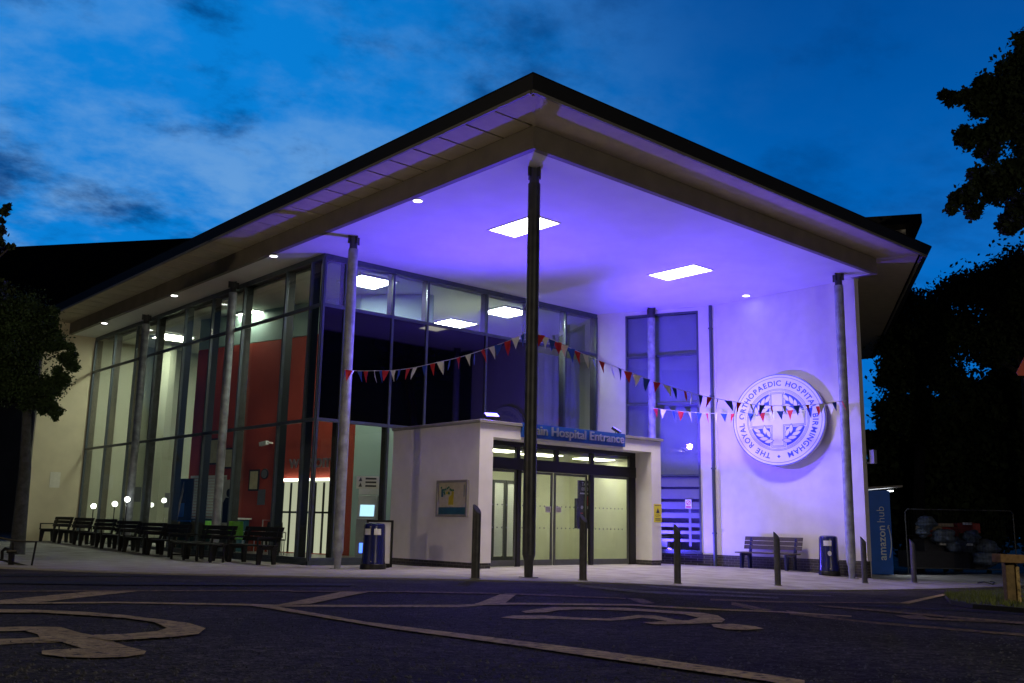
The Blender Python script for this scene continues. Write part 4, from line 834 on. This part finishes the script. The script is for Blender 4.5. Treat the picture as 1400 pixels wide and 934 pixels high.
# ------------------------------------------------------------------ bunting
PEN = {}
def bunting(name_label, pts, n, start, w=.18, h=.27, seed=1):
    rg = random.Random(seed); P = [np.array(p, float) for p in pts]
    def q(t):  # smooth piecewise
        k = t*(len(P)-1); i = min(int(k), len(P)-2); f = k-i
        p0, p1, p2, p3 = P[max(i-1, 0)], P[i], P[i+1], P[min(i+2, len(P)-1)]
        return .5*((2*p1)+(p2-p0)*f+(2*p0-5*p1+4*p2-p3)*f*f+(3*p1-p0-3*p2+p3)*f**3)
    t = thing('bunting', name_label, 'bunting', P[0], 0, 'strings of bunting between the canopy posts')
    mb = MB(); mb.tube([q(k/60) for k in range(61)], .007, 6); obj('cord', mb, K['string'], t, world=True)
    cols = ['red', 'pwhite', 'pblue']
    for k in range(n):
        u = (k+.5+rg.uniform(-.13, .13))/n; a = q(u-.004*1); c = q(u); d = q(min(1, u+.002))-q(max(0, u-.002)); d /= np.linalg.norm(d)
        side = np.cross(d, (0, 0, 1)); side /= np.linalg.norm(side); tw = rg.uniform(-.8, .8); dr = d*math.cos(tw)+side*math.sin(tw)
        sw = side*rg.uniform(-.10, .10)+d*rg.uniform(-.03, .09); hh = h*rg.uniform(.88, 1.08)
        A = c-dr*w/2; B = c+dr*w/2; T = c+np.array([0, 0, -hh])+sw; Mi = (A+B)/2*.5+T*.5+side*rg.uniform(-.03, .03); off = side*.002
        m1 = A*.5+T*.5+side*rg.uniform(-.02, .02); m2 = B*.5+T*.5-side*rg.uniform(-.02, .02)
        f = [(0, 1, 4, 3), (1, 2, 5, 4), (3, 4, 6), (4, 5, 6)]; top = [A, c+np.array([0, 0, .0]), B, m1, Mi, m2, T]
        mb = MB(); mb.add([p+off for p in top]+[p-off for p in top], f+[tuple(7+i for i in g[::-1]) for g in f]+[(0, 3, 10, 7), (3, 6, 13, 10), (6, 5, 12, 13), (5, 2, 9, 12), (2, 1, 8, 9), (1, 0, 7, 8)])
        obj('pennant', mb, K[cols[(start+k) % 3]], t, world=True)
def onX(x, y, X): d = ray(x, y); return CAM+d*(X/d[0])
def onY(x, y, Y): d = ray(x, y); return CAM+d*(Y/d[1])
bunting('red white and blue bunting sagging from the corner post up to the middle post', [onX(x, y, 12.5) for x, y in ((471, 505), (486, 507), (511, 507), (536, 506.5), (564, 503), (596, 496), (630, 488), (660, 478.5), (690, 468), (719, 455))], 25, 2, seed=1)
S2 = [(736, 457), (765, 469), (800, 485), (845, 503), (893, 521), (940, 536), (985, 546), (1040, 554), (1100, 554), (1157, 548)]
a = onY(736, 457, 13.52); b = onY(1157, 548, 13.52)
bunting('red white and blue bunting falling from the middle post to the right post', [onY(x, y, 13.52) for x, y in S2], 34, 0, .18, .26, 2)
a = onX(893, 558, 24.0); b = onY(1157, 549, 13.6)
def s3(u): p = a*(1-u)+b*u; p[2] -= .42*4*u*(1-u)*.6; return p
bunting('lower string of bunting from the post beside the porch to the right post', [s3(k/8) for k in range(9)], 21, 0, .20, .29, 3)

# ------------------------------------------------------------------ locker, yard, fence, rubbish (right)
dR = np.array([rt[0], rt[1], 0]); dR /= np.linalg.norm(dR); dF = np.array([-dR[1], dR[0], 0])
P0 = at(1188, 787, 29.2); P0[2] = pav(P0[0], P0[1]); LK = thing('parcel_locker', 'tall blue parcel locker beside the end of the white wall', 'locker', P0, math.atan2(dR[1], dR[0]))
mb = MB(); mb.box(0, .76, 0, 2.4, 0, 2.52); obj('cabinet', mb, K['lockblue'], LK, bevel=.008)
mb = MB(); mb.hexa([(-.06, -.06, 2.55), (1.15, -.06, 2.63), (1.15, 2.46, 2.63), (-.06, 2.46, 2.55), (-.06, -.06, 2.61), (1.15, -.06, 2.69), (1.15, 2.46, 2.69), (-.06, 2.46, 2.61)]); obj('canopy', mb, K['coping'], LK)
mb = MB(); mb.box(.775, .90, .05, 2.3, 2.50, 2.53); obj('lamp', mb, E_LOCK, LK)
mb = MB()
for k in range(5):
    for j in range(6): mb.box(.761, .775, .08+k*.46, .50+k*.46, .1+j*.39, .46+j*.39)
obj('locker_doors', mb, K['navy'], LK)
LT = pm('pale_letter', (.80, .92, .95), .5); mb = MB(); text(mb, 'amazon', (.56, -.004, .42), (0, 0, 1), (-1, 0, 0), .34, .002, 'LEFT', .004); x1 = max(v[2] for v in mb.v)
text(mb, 'hub', (.56, -.004, x1+.08), (0, 0, 1), (-1, 0, 0), .34, .002, 'LEFT', -.004)
sm = [(.66+.07*math.sin(math.pi*k/12)-.0, -.004, .50+.95*k/12) for k in range(13)]; mb.tube(sm, .016, 8); mb.bar((.63, -.004, 1.36), (.66, -.004, 1.47), .03, .012); mb.bar((.70, -.004, 1.46), (.655, -.004, 1.47), .03, .012); obj('lettering', mb, LT, LK)
p = np.array([25.3, 13.60, 3.0]); mb = MB(); mb.box(25.34, 25.50, 13.36, 13.50, 2.92, 3.30); mb.bar((25.40, 13.5, 2.95), (25.40, 13.64, 2.95), .05, .05); tag(obj('wall_unit', mb, K['signgrey'], bevel=.01), 'small grey box fixed on the right end of the emblem wall', 'alarm box')
# temporary mesh fence
fa = at(1242, 782, 31.5); fb = at(1391, 782, 31.5); fa[2] = fb[2] = -.28; fn = thing('mesh_fence', 'tall wire mesh fence panel on the dark yard at right', 'fence', fa)
H_ = 2.1; c = fb-fa; mb = MB(); mb.tube([fa, fa+np.array([0, 0, H_-.1]), fa+c*.02+np.array([0, 0, H_]), fb-c*.02+np.array([0, 0, H_]), fb+np.array([0, 0, H_-.1]), fb], .02, 8); mb.tube([fa+np.array([0, 0, .2]), fb+np.array([0, 0, .2])], .018, 8); obj('frame', mb, K['bollard'], fn, world=True)
mb = MB()
for k in range(1, 36): p = fa+c*k/36; mb.tube([p+np.array([0, 0, .2]), p+np.array([0, 0, H_])], .0035, 4, False)
for k in range(1, 9): z = .2+k*.21; mb.tube([fa+np.array([0, 0, z]), fb+np.array([0, 0, z])], .0035, 4, False)
obj('mesh', mb, K['black'], fn, world=True)
# rubbish heap behind the fence
def blob(c, r, mat, name, label, cat, group, sq=.7, seed=0):
    rg = random.Random(seed); bm = bmesh.new(); bmesh.ops.create_icosphere(bm, subdivisions=4, radius=1)
    ph = [rg.uniform(0, 6) for _ in range(6)]
    for v in bm.verts:
        d = 1+.16*math.sin(3*v.co.x+ph[0])*math.sin(4*v.co.y+ph[1])+.10*math.sin(7*v.co.z+ph[2])+.07*math.sin(11*v.co.x+5*v.co.z+ph[3])
        d += .22*abs(mnoise.noise(v.co*3.1+Vector((seed*3, 0, 0))))+.12*abs(mnoise.noise(v.co*8+Vector((0, seed*5, 0)))); v.co = v.co*d; v.co.z *= sq; v.co *= r*.85
    me = bpy.data.meshes.new(name); bm.to_mesh(me); bm.free(); me.materials.append(mat)
    for p in me.polygons: p.use_smooth = True
    o = bpy.data.objects.new(name, me); COL.objects.link(o); o.location = tuple(c); return tag(o, label, cat, group)
def crate(x, y, D, w, h, mat, label, name='crate', rot=0):
    c = at(x, y, D); mb = MB(); a = np.array([math.cos(rot), math.sin(rot), 0]); R2 = dR*a[0]+dF*a[1]; F2 = np.cross((0, 0, 1), R2)
    q = [c+R2*sx*w/2+F2*sy*w*.35+np.array([0, 0, sz*h/2]) for sz in (-1, 1) for sx, sy in ((-1, -1), (1, -1), (1, 1), (-1, 1))]; mb.hexa(q); return tag(obj(name, mb, mat, bevel=.02), label, 'crate', 'crates on the rubbish heap')
Dy = 33.0
crate(1276, 765, Dy, 1.9, .55, K['ink'], 'low dark skip under the rubbish heap', 'skip')
crate(1316, 768, Dy, 1.3, .5, K['ink'], 'dark low container at the right of the heap', 'skip')
crate(1284, 727, Dy, 1.0, .34, K['redbox'], 'dull red crate in the middle of the rubbish heap', rot=.1); crate(1321, 722, Dy, .75, .34, K['redbox'], 'bright red box with white stripe at the top of the heap', rot=-.1); crate(1318, 737, Dy, .6, .38, K['card'], 'brown cardboard box under the bright red box')
mb = MB(); c0 = at(1316, 716, Dy-.33); mb.bar(c0, c0+dR*.32, .01, .08); tag(obj('sign_board', mb, K['pwhite']), 'white strip on the bright red box of the rubbish heap', 'label')
for i, (x, y, r, l) in enumerate(((1266, 716, .34, 'pale bag at the top left of the rubbish heap'), (1288, 733, .40, 'large pale sheet bag under the dull red crate'), (1305, 745, .36, 'blue grey bag in the middle of the heap'), (1328, 734, .30, 'white bag right of the cardboard box'), (1350, 750, .40, 'blue tinted bag on the right side of the heap'), (1348, 764, .44, 'whitest bag on the ground right of the heap'), (1262, 728, .24, 'small grey bag at the left edge of the heap'))):
    blob(at(x, y, Dy-.5), r, K['bag'], 'rubbish_bag', l, 'rubbish bag', 'bags on the rubbish heap', .75, i)
for i, (x, y, w_2, h_2, mt, rr_, l) in enumerate(((1296, 738, .9, .10, 'bag', .2, 'pale flat carton under the dull red crate'), (1302, 744, 1.1, .08, 'pwhite', -.1, 'thin white sheet sticking out of the heap'), (1270, 722, .7, .14, 'card', .3, 'flattened brown carton at the left of the heap'), (1322, 748, .45, .40, 'bag', .15, 'pale upright box at the right of the heap'), (1292, 718, .5, .12, 'card', -.25, 'small brown carton on top of the heap'))): crate(x, y, Dy-.25, w_2, h_2, K[mt], l, 'carton', rr_)
# support for the pile: pallets under
mb = MB(); p = at(1300, 756, Dy+.2); mb.bar(p-dR*1.1, p+dR*1.1, 1.0, .9); tag(obj('pallet_stack', mb, K['ink'], bevel=.02), 'dark stack of pallets carrying the rubbish heap', 'pallets')
# cable scrap on the pavement
mb = MB(); q0 = [onsurf(x, y, pav, .015) for x, y in ((1337, 797), (1345, 795.5), (1352, 797), (1357, 799), (1360, 796), (1354, 795))]; mb.tube(q0, .012, 6); tag(obj('cable_scrap', mb, K['ink']), 'dark loop of cable lying on the pavement at right', 'cable')

# loose chippings and proud stones on the near tarmac
g = np.random.default_rng(11); n = 26000; dd = 2.2+9*g.random(n)**1.6; aa = YAW+(g.random(n)-.5)*rad(66)
px_, py_ = dd*np.sin(aa), dd*np.cos(aa); pz_ = road(px_, py_); rr_ = .003+.0075*g.random(n)**3
O6 = np.array([(1, 0, 0), (0, 1, 0), (-1, 0, 0), (0, -1, 0), (0, 0, .8)]); vs = []
jit = 1+.5*(g.random((n, 5, 1))-.5); vs = np.stack([px_, py_, pz_-.001], 1)[:, None]+O6[None]*rr_[:, None, None]*jit
mb = MB(); mb.v = [tuple(v) for v in vs.reshape(-1, 3).tolist()]
for i in range(n): o = 5*i; mb.f += [[o, o+1, o+4], [o+1, o+2, o+4], [o+2, o+3, o+4], [o+3, o, o+4]]
mb.m = [0]*len(mb.f)
tag(obj('chippings', mb, pm('stone_chips', (.02, .02, .02), .9, 0, 0, 23, col2=(.12, .115, .11))), 'loose dark stone chippings on the near tarmac', 'chippings', kind='stuff')
# grass verge with low timber rail, warning sign (right edge)
vp = [onsurf(x, y) for x, y in ((1292, 817), (1330, 812), (1400, 809), (1500, 806), (1540, 838), (1400, 838), (1330, 832), (1300, 826))]
mb = MB(); n = len(vp); mb.add([(p[0], p[1], p[2]-.1) for p in vp]+[(p[0], p[1], p[2]+.045) for p in vp], [tuple(range(n, 2*n))]+[(i, (i+1) % n, n+(i+1) % n, n+i) for i in range(n)]); tag(obj('verge', mb, pm('verge_soil', (.02, .022, .012), .95, 0, .3, 4)), kind='structure')
mb = MB(); rg = random.Random(5); poly = [(p[0], p[1]) for p in vp]
def inside(x, y):
    c = False; j = len(poly)-1
    for i in range(len(poly)):
        if (poly[i][1] > y) != (poly[j][1] > y) and x < (poly[j][0]-poly[i][0])*(y-poly[i][1])/(poly[j][1]-poly[i][1])+poly[i][0]: c = not c
        j = i
    return c
x0, x1 = min(p[0] for p in poly), max(p[0] for p in poly); y0, y1 = min(p[1] for p in poly), max(p[1] for p in poly); cnt = 0
while cnt < 9000:
    x, y = rg.uniform(x0, x1), rg.uniform(y0, y1)
    if not inside(x, y): continue
    cnt += 1; z = road(x, y)+.04; a = rg.uniform(0, 6.28); h = rg.uniform(.03, .11)*(1.3 if math.sin(x*3)+math.sin(y*4) > .4 else .7); lx, ly = rg.uniform(-.05, .05), rg.uniform(-.05, .05); w = .006
    ca, sa = math.cos(a)*w, math.sin(a)*w; mb.add([(x-ca, y-sa, z), (x+ca, y+sa, z), (x+lx, y+ly, z+h)], [(0, 1, 2)])
tag(obj('grass', mb, K['grass']), 'patchy short grass on the verge at the right edge', 'grass', kind='stuff')
b0_ = onsurf(1382, 829); dep = (b0_-CAM)@fw
tr = thing('knee_rail', 'low timber knee rail with a thick post on the grass verge', 'fence', b0_)
mb = MB(); a = b0_.copy(); top = a+np.array([0, 0, .64]); mb.bar(a-np.array([0, 0, .1]), top-np.array([0, 0, .06]), .105, .10, upv=dF); obj('post', mb, K['postwood'], tr, world=True, bevel=.01)
mb = MB(); q1 = at(1362, 763, dep-.02); q2 = q1+np.array([1.9, -.9, 0])*1.0; q2[2] = q1[2]-.05; mb.bar(q1, q2, .15, .10); obj('rail', mb, K['orange'], tr, world=True, bevel=.01)
q3 = q1*.12+q2*.88; mb = MB(); mb.bar((q3[0], q3[1], q3[2]-.78), (q3[0], q3[1], q3[2]-.055), .105, .10, upv=dF); obj('post', mb, K['postwood'], tr, world=True, bevel=.01)
mb = MB(); a2 = a+dR*.085-dF*.03; mb.bar(a2-np.array([0, 0, .1]), a2+np.array([0, 0, .46]), .04, .05, upv=dF); obj('stake', mb, K['paint'], tr, world=True)
D = 16.0; c = at(1389, 512, D); sgn = thing('warning_sign', 'red bordered triangular road sign on a grey post at the right edge', 'road sign', (c[0], c[1], 0)); sgn.location = (float((c+dR*.42)[0]), float((c+dR*.42)[1]), float(road(c[0], c[1])))
W_ = .84; tri = [(0, 0), (W_, 0), (W_/2, W_*.866)]; mb = MB(); mb.slab([(.03, -.02), (W_-.03, -.02), (W_-.005, .03), (W_/2+.03, W_*.866-.04), (W_/2-.03, W_*.866-.04), (.005, .03)], c, dR, (0, 0, 1), 0, .012); obj('red_border', mb, K['signred'], sgn, world=True)
mb = MB(); mb.slab([(.14, .07), (W_-.14, .07), (W_/2, W_*.62)], c, dR, (0, 0, 1), .0125, .015); mb.slab([(.13, -.42), (W_-.13, -.42), (W_-.13, -.06), (.13, -.06)], c, dR, (0, 0, 1), 0, .012); obj('plate', mb, K['signgrey'], sgn, world=True)
mb = MB(); pb = c+dR*W_/2-dF*-.05; mb.tube([(pb[0], pb[1], road(pb[0], pb[1])-.1), (pb[0], pb[1], c[2]+.75)], .038, 12); obj('post', mb, K['steel'], sgn, world=True)

# ------------------------------------------------------------------ neighbouring building (far left)
nbr = thing('neighbour_building', 'dark neighbouring building with a long steep roof at the far left', 'building', (12, 78, -1))
ra = np.array([31., 55.3]); rb = np.array([-14., 117.4]); e = (rb-ra)/np.linalg.norm(rb-ra); nn_ = np.array([-e[1], e[0]])
if nn_@np.array([fw[0], fw[1]]) > 0: nn_ = -nn_
ea_, eb_ = ra+nn_*9, rb+nn_*9; ba_, bb_ = ra-nn_*9, rb-nn_*9
mb = MB(); mb.add([(*ea_, 8), (*eb_, 8), (*rb, 20), (*ra, 20), (*ba_, 8), (*bb_, 8), (*ea_, 7.6), (*eb_, 7.6), (*ba_, 7.6), (*bb_, 7.6)], [(0, 1, 2, 3), (3, 2, 5, 4), (0, 3, 4), (1, 5, 2), (6, 7, 1, 0), (8, 9, 5, 4), (6, 0, 4, 8), (7, 1, 5, 9), (6, 7, 9, 8)]); part('roof', mb, K['roof'], nbr)
wa_, wb_ = ra+nn_*8.4, rb+nn_*8.4; mb = MB(); mb.wall(wa_, wb_, -1.2, 7.6, 16.0 if np.array([-e[1], e[0]])@nn_ < 0 else -16.0); nw = part('wall', mb, K['greywall'], nbr)
for s in (22, 30, 38, 46, 54):
    mb = MB(); q0 = wa_+e*s+nn_*.03; mb.wall(q0, q0+e*1.6, 1.2, 3.4, .05); part('window', mb, K['glassd'], nbr)

# ------------------------------------------------------------------ trees
def leaves(mb, c, rads, n, size, rg, shell=.35):
    d = rg.normal(size=(n, 3)); d /= np.linalg.norm(d, axis=1)[:, None]; r = (1-shell*rg.random(n)**1.0)[:, None]*(.55+.45*rg.random((n, 1)))**.3
    P = np.array(c)+d*r*np.array(rads)
    a = rg.normal(size=(n, 3)); a /= np.linalg.norm(a, axis=1)[:, None]; b = rg.normal(size=(n, 3)); b -= (a*b).sum(1)[:, None]*a; b /= np.linalg.norm(b, axis=1)[:, None]
    s = size*(.6+.8*rg.random((n, 1))); A = P+a*s; B = P+b*s*.55; C_ = P-a*s*.8; D_ = P-b*s*.55
    vs = np.stack([A, B, C_, D_], 1).reshape(-1, 3); o = len(mb.v); mb.v += [tuple(v) for v in vs.tolist()]
    mb.f += [[o+4*i, o+4*i+1, o+4*i+2, o+4*i+3] for i in range(n)]; mb.m += [0]*n
def tree(name, label, base, top, clumps, D, size, dens, leafmat, barkmat, tr=.25, group=None, limbs=True, seed=0):
    rg = np.random.default_rng(seed); base = np.array(base, float)
    t = thing(name, label, 'tree', base, 0, group)
    C3 = []
    for cl in clumps:
        x, y, rpx = cl[:3]; dd = cl[3] if len(cl) > 3 else 0; C3.append((at(x, y, D+dd), rpx/F*(D+dd)))
    mb = MB(); top = np.array(top, float); mid = base*.5+top*.5+np.array([.1, .1, 0]); mb.tube([base-np.array([0, 0, .3]), base+(mid-base)*.1, mid, top], [tr*1.25, tr, tr*.8, tr*.45], 10)
    if limbs:
        for c, r in C3[::2]:
            st = base+(top-base)*rg.uniform(.55, 1); m2 = st*.5+c*.5+rg.normal(size=3)*.12*r+np.array([0, 0, .15*r]); mb.tube([st, m2, c], [tr*.35, tr*.22, tr*.08], 7)
    obj('trunk', mb, barkmat, t, world=True, smooth=True)
    mb = MB()
    for c, r in C3:
        # break each clump in sub clumps for an uneven outline
        k = max(4, int(7*dens))
        for j in range(k):
            d = rg.normal(size=3); d /= np.linalg.norm(d); sub = c+d*r*rg.uniform(.25, .8); sr = r*rg.uniform(.28, .5)
            leaves(mb, sub, (sr, sr, sr*.8), int(95*dens*(sr/size/3)**2+16), size, rg, .7)
        leaves(mb, c, (r*1.22, r*1.22, r*1.15), int(16*dens*(r/size/3)**2), size*.9, rg, .45)
        leaves(mb, c, (r*.8, r*.8, r*.75), int(110*dens*(r/size/3)**2), size, rg, .95)
    o = obj('crown', mb, leafmat, t, world=True); return t
# big tree at right
tb = at(1475, 790, 24); tb[2] = -.6; tt = at(1470, 250, 24)
tree('oak_tree', 'tall black silhouetted tree overhanging the right edge, with ragged branch tips', tb, tt,
     [(1395, 95, 40), (1372, 130, 34), (1345, 118, 22), (1325, 132, 18), (1300, 134, 14), (1291, 131, 8), (1340, 150, 18), (1360, 180, 30), (1325, 190, 20), (1312, 187, 10), (1350, 205, 22), (1390, 160, 45), (1420, 190, 50), (1385, 235, 32), (1350, 245, 26), (1325, 265, 22), (1308, 275, 14), (1300, 285, 10), (1330, 290, 16), (1362, 262, 26), (1398, 290, 30), (1420, 260, 50), (1410, 60, 30), (1440, 110, 60), (1470, 180, 70), (1450, 60, 45), (1385, 300, 20), (1375, 310, 14), (1460, 300, 60), (1530, 110, 80), (1560, 220, 90), (1520, 310, 70), (1500, 30, 60)], 24, .085, 1.5, K['leaf'], K['bark'], .32, limbs=False, seed=1)
tb = at(1420, 790, 36); tb[2] = -.9
tree('hedge_tree', 'dense dark rounded tree behind the yard, tallest at right', tb, at(1400, 420, 36), [(1400, 365, 48), (1360, 385, 45), (1325, 395, 40), (1300, 400, 30), (1400, 440, 70), (1340, 460, 60), (1290, 450, 50), (1440, 400, 70), (1275, 430, 38)], 36, .10, 1.0, K['leaf'], K['bark'], .3, 'dark trees behind the yard', seed=2)
tb = at(1255, 790, 38); tb[2] = -.9
tree('hedge_tree', 'dense dark bushy tree directly right of the emblem wall', tb, at(1262, 480, 38), [(1262, 425, 42), (1240, 440, 36), (1222, 450, 26), (1213, 443, 14), (1235, 480, 45), (1270, 500, 60), (1225, 520, 38), (1225, 560, 36), (1250, 570, 50)], 38, .10, 1.0, K['leaf'], K['bark'], .25, 'dark trees behind the yard', seed=3)
tb = at(1310, 790, 40); tb[2] = -.9
tree('hedge_tree', 'low dark hedge tree behind the mesh fence', tb, at(1310, 600, 40), [(1230, 610, 55), (1225, 680, 55), (1290, 600, 70), (1290, 680, 70), (1355, 560, 70), (1360, 650, 75), (1400, 700, 70), (1420, 600, 80), (1330, 730, 60), (1260, 730, 60), (1390, 520, 60), (1200, 650, 40), (1200, 720, 40), (1480, 640, 80), (1193, 612, 26)], 40, .17, 1.3, K['leaf'], K['bark'], .2, 'dark trees behind the yard', seed=4)
# left tree
tb = at(24, 748, 26); tb[2] = pav(tb[0], tb[1])
tree('pavement_tree', 'slim pavement tree with a drooping green crown before the cream wall', tb, at(38, 520, 26), [(30, 470, 45), (70, 465, 26), (92, 492, 16), (100, 502, 10), (82, 520, 20), (60, 530, 26), (20, 520, 36), (65, 555, 16), (80, 562, 9), (50, 550, 14), (0, 470, 40), (45, 445, 30), (-15, 520, 40), (75, 572, 5), (95, 475, 9), (42, 545, 20), (30, 430, 40), (60, 440, 24), (-20, 430, 50), (-20, 480, 60)], 26, .042, 1.5, K['leafl'], K['barkb'], .19, limbs=False, seed=5)
tb = at(-70, 760, 20); tb[2] = road(tb[0], tb[1])
tree('street_tree', 'tree reaching in at the left edge above the dark roof', tb, at(-60, 380, 20), [(-8, 300, 14), (6, 290, 8), (2, 315, 8), (-30, 320, 35), (-40, 400, 45), (-60, 340, 50), (10, 283, 5), (-5, 332, 10), (14, 338, 6)], 20, .06, .8, K['leaf'], K['bark'], .16, seed=6)

# ------------------------------------------------------------------ world: dusk sky with broken cloud
w = bpy.data.worlds.new('World'); S.world = w; w.use_nodes = True; nt = w.node_tree; N = nt.nodes; L = nt.links; bg = N['Background']
tc = N.new('ShaderNodeTexCoord'); nrm = N.new('ShaderNodeVectorMath'); nrm.operation = 'NORMALIZE'; L.new(tc.outputs['Generated'], nrm.inputs[0])
sp = N.new('ShaderNodeSeparateXYZ'); L.new(nrm.outputs[0], sp.inputs[0])
def math_(op, a, b=None, clamp=False):
    n = N.new('ShaderNodeMath'); n.operation = op; n.use_clamp = clamp
    for i, v in enumerate((a, b)):
        if v is None: continue
        if isinstance(v, (int, float)): n.inputs[i].default_value = v
        else: L.new(v, n.inputs[i])
    return n.outputs[0]
def dot(v): n = N.new('ShaderNodeVectorMath'); n.operation = 'DOT_PRODUCT'; L.new(nrm.outputs[0], n.inputs[0]); n.inputs[1].default_value = tuple(v); return n.outputs['Value']
def maprange(v, a, b, c=0, d=1):
    n = N.new('ShaderNodeMapRange'); n.interpolation_type = 'SMOOTHSTEP'; L.new(v, n.inputs[0]); n.inputs[1].default_value = a; n.inputs[2].default_value = b; n.inputs[3].default_value = c; n.inputs[4].default_value = d; return n.outputs[0]
def mixc(f, a, b):
    n = N.new('ShaderNodeMix'); n.data_type = 'RGBA'
    if isinstance(f, (int, float)): n.inputs[0].default_value = f
    else: L.new(f, n.inputs[0])
    for i, v in ((6, a), (7, b)):
        if isinstance(v, tuple): n.inputs[i].default_value = (*v, 1)
        else: L.new(v, n.inputs[i])
    return n.outputs[2]
el = sp.outputs[2]
az_l = rad(41.57-25); glow = np.array([math.sin(az_l), math.cos(az_l), .24]); glow /= np.linalg.norm(glow)
gl = maprange(dot(glow), .70, .99); gl = math_('MULTIPLY', gl, gl)
front = maprange(dot((math.sin(YAW), math.cos(YAW), 0)), .36, .76, .04, 1.0)
base = mixc(maprange(el, .08, .58), lin(0, 112, 206), lin(0, 72, 148))
base = mixc(gl, base, lin(8, 126, 214))
# cloud layers on a plane overhead
zz_ = math_('ADD', math_('MAXIMUM', el, 0), .22); cx = N.new('ShaderNodeCombineXYZ'); L.new(math_('DIVIDE', sp.outputs[0], zz_), cx.inputs[0]); L.new(math_('DIVIDE', sp.outputs[1], zz_), cx.inputs[1])
def noise(scale, det, rough, off, dist=.3):
    mp = N.new('ShaderNodeMapping'); mp.inputs['Location'].default_value = off; mp.inputs['Rotation'].default_value = (0, 0, rad(30)); mp.inputs['Scale'].default_value = (1, 1.15, 1); L.new(cx.outputs[0], mp.inputs[0])
    n = N.new('ShaderNodeTexNoise'); n.inputs['Scale'].default_value = scale; n.inputs['Detail'].default_value = det; n.inputs['Roughness'].default_value = rough; n.inputs['Distortion'].default_value = dist; L.new(mp.outputs[0], n.inputs[0]); return n.outputs['Fac']
n1 = noise(2.6, 11, .60, (5.6, 2.9, 0), .05); n2 = noise(3.0, 11, .62, (9.3, 1.2, 0), .05)
low = maprange(el, .22, .48, 1.0, .38)
light = math_('MULTIPLY', math_('MULTIPLY', maprange(n1, .41, .62), low), math_('ADD', math_('MULTIPLY', gl, 1.0), .03), True)
col = mixc(light, base, lin(108, 162, 220))
dark = math_('MULTIPLY', maprange(n2, .47, .68), math_('ADD', math_('MULTIPLY', gl, .5), .42), True)
col = mixc(dark, col, lin(2, 54, 116))
front = math_('MULTIPLY', front, maprange(el, .50, .80, 1.0, .12))
mul = N.new('ShaderNodeMix'); mul.data_type = 'RGBA'; mul.blend_type = 'MULTIPLY'; mul.inputs[0].default_value = 1; L.new(col, mul.inputs[6]); L.new(front, mul.inputs[7])
L.new(mul.outputs[2], bg.inputs[0]); bg.inputs[1].default_value = 1.0

# ------------------------------------------------------------------ lamps
def spot(name, loc, tgt, power, col, ang, blend, r):
    d = bpy.data.lights.new(name, 'SPOT'); d.energy = power; d.color = col; d.spot_size = rad(ang); d.spot_blend = blend; d.shadow_soft_size = r
    o = bpy.data.objects.new(name, d); COL.objects.link(o); o.location = tuple(map(float, loc)); v = Vector(tgt)-Vector(tuple(map(float, loc))); o.rotation_euler = v.to_track_quat('-Z', 'Y').to_euler(); return o
VI = (.095, .042, 1.0)
spot('flood_beam', (16.12, 18.80, 3.95), (13.5, 16.5, 8.2), 1750, VI, 165, .6, .10)
spot('flood_beam', (21.05, 18.85, 3.95), (24.5, 16.0, 6.0), 1900, VI, 165, .6, .10)
spot('flood_beam', (23.9, 19.95, .35), (25.0, 18.3, 4.5), 900, (.10, .06, 1.0), 165, .7, .08)
def point(name, loc, power, col, r):
    d = bpy.data.lights.new(name, 'POINT'); d.energy = power; d.color = col; d.shadow_soft_size = r; o = bpy.data.objects.new(name, d); COL.objects.link(o); o.location = loc; return o
point('street_lamp_glow', (-4, 16, 5.5), 900, (1, .80, .50), .12)
point('street_lamp_glow', (6, -9, 5.5), 1900, (1, .86, .62), .12)
point('street_lamp_glow', (26, 3, 5.5), 90, (1, .80, .50), .12)
def area(name, loc, sx, sy, power, col, spread):
    d = bpy.data.lights.new(name, 'AREA'); d.shape = 'RECTANGLE'; d.size = sx; d.size_y = sy; d.energy = power; d.color = col; d.spread = rad(spread)
    o = bpy.data.objects.new(name, d); COL.objects.link(o); o.location = loc; return o
lp = P0+dR*.95+dF*.5; area('locker_lamp_beam', (lp[0], lp[1], lp[2]+2.5), .2, .8, 22, (.9, .95, 1), 150)
area('panel_beam', (15.1, 16.67, 8.18), .84, 1.6, 215, (1, .84, .72), 122)
area('panel_beam', (21.15, 16.7, 8.18), .84, 1.6, 215, (1, .84, .72), 122)
v = S.view_settings; v.view_transform = 'Standard'; v.look = 'None'; v.gamma = 1; v.exposure = 0; v.use_curve_mapping = False
S.cycles.max_bounces = 10; S.cycles.transparent_max_bounces = 16; S.cycles.caustics_reflective = False; S.cycles.caustics_refractive = False; S.cycles.sample_clamp_indirect = 6
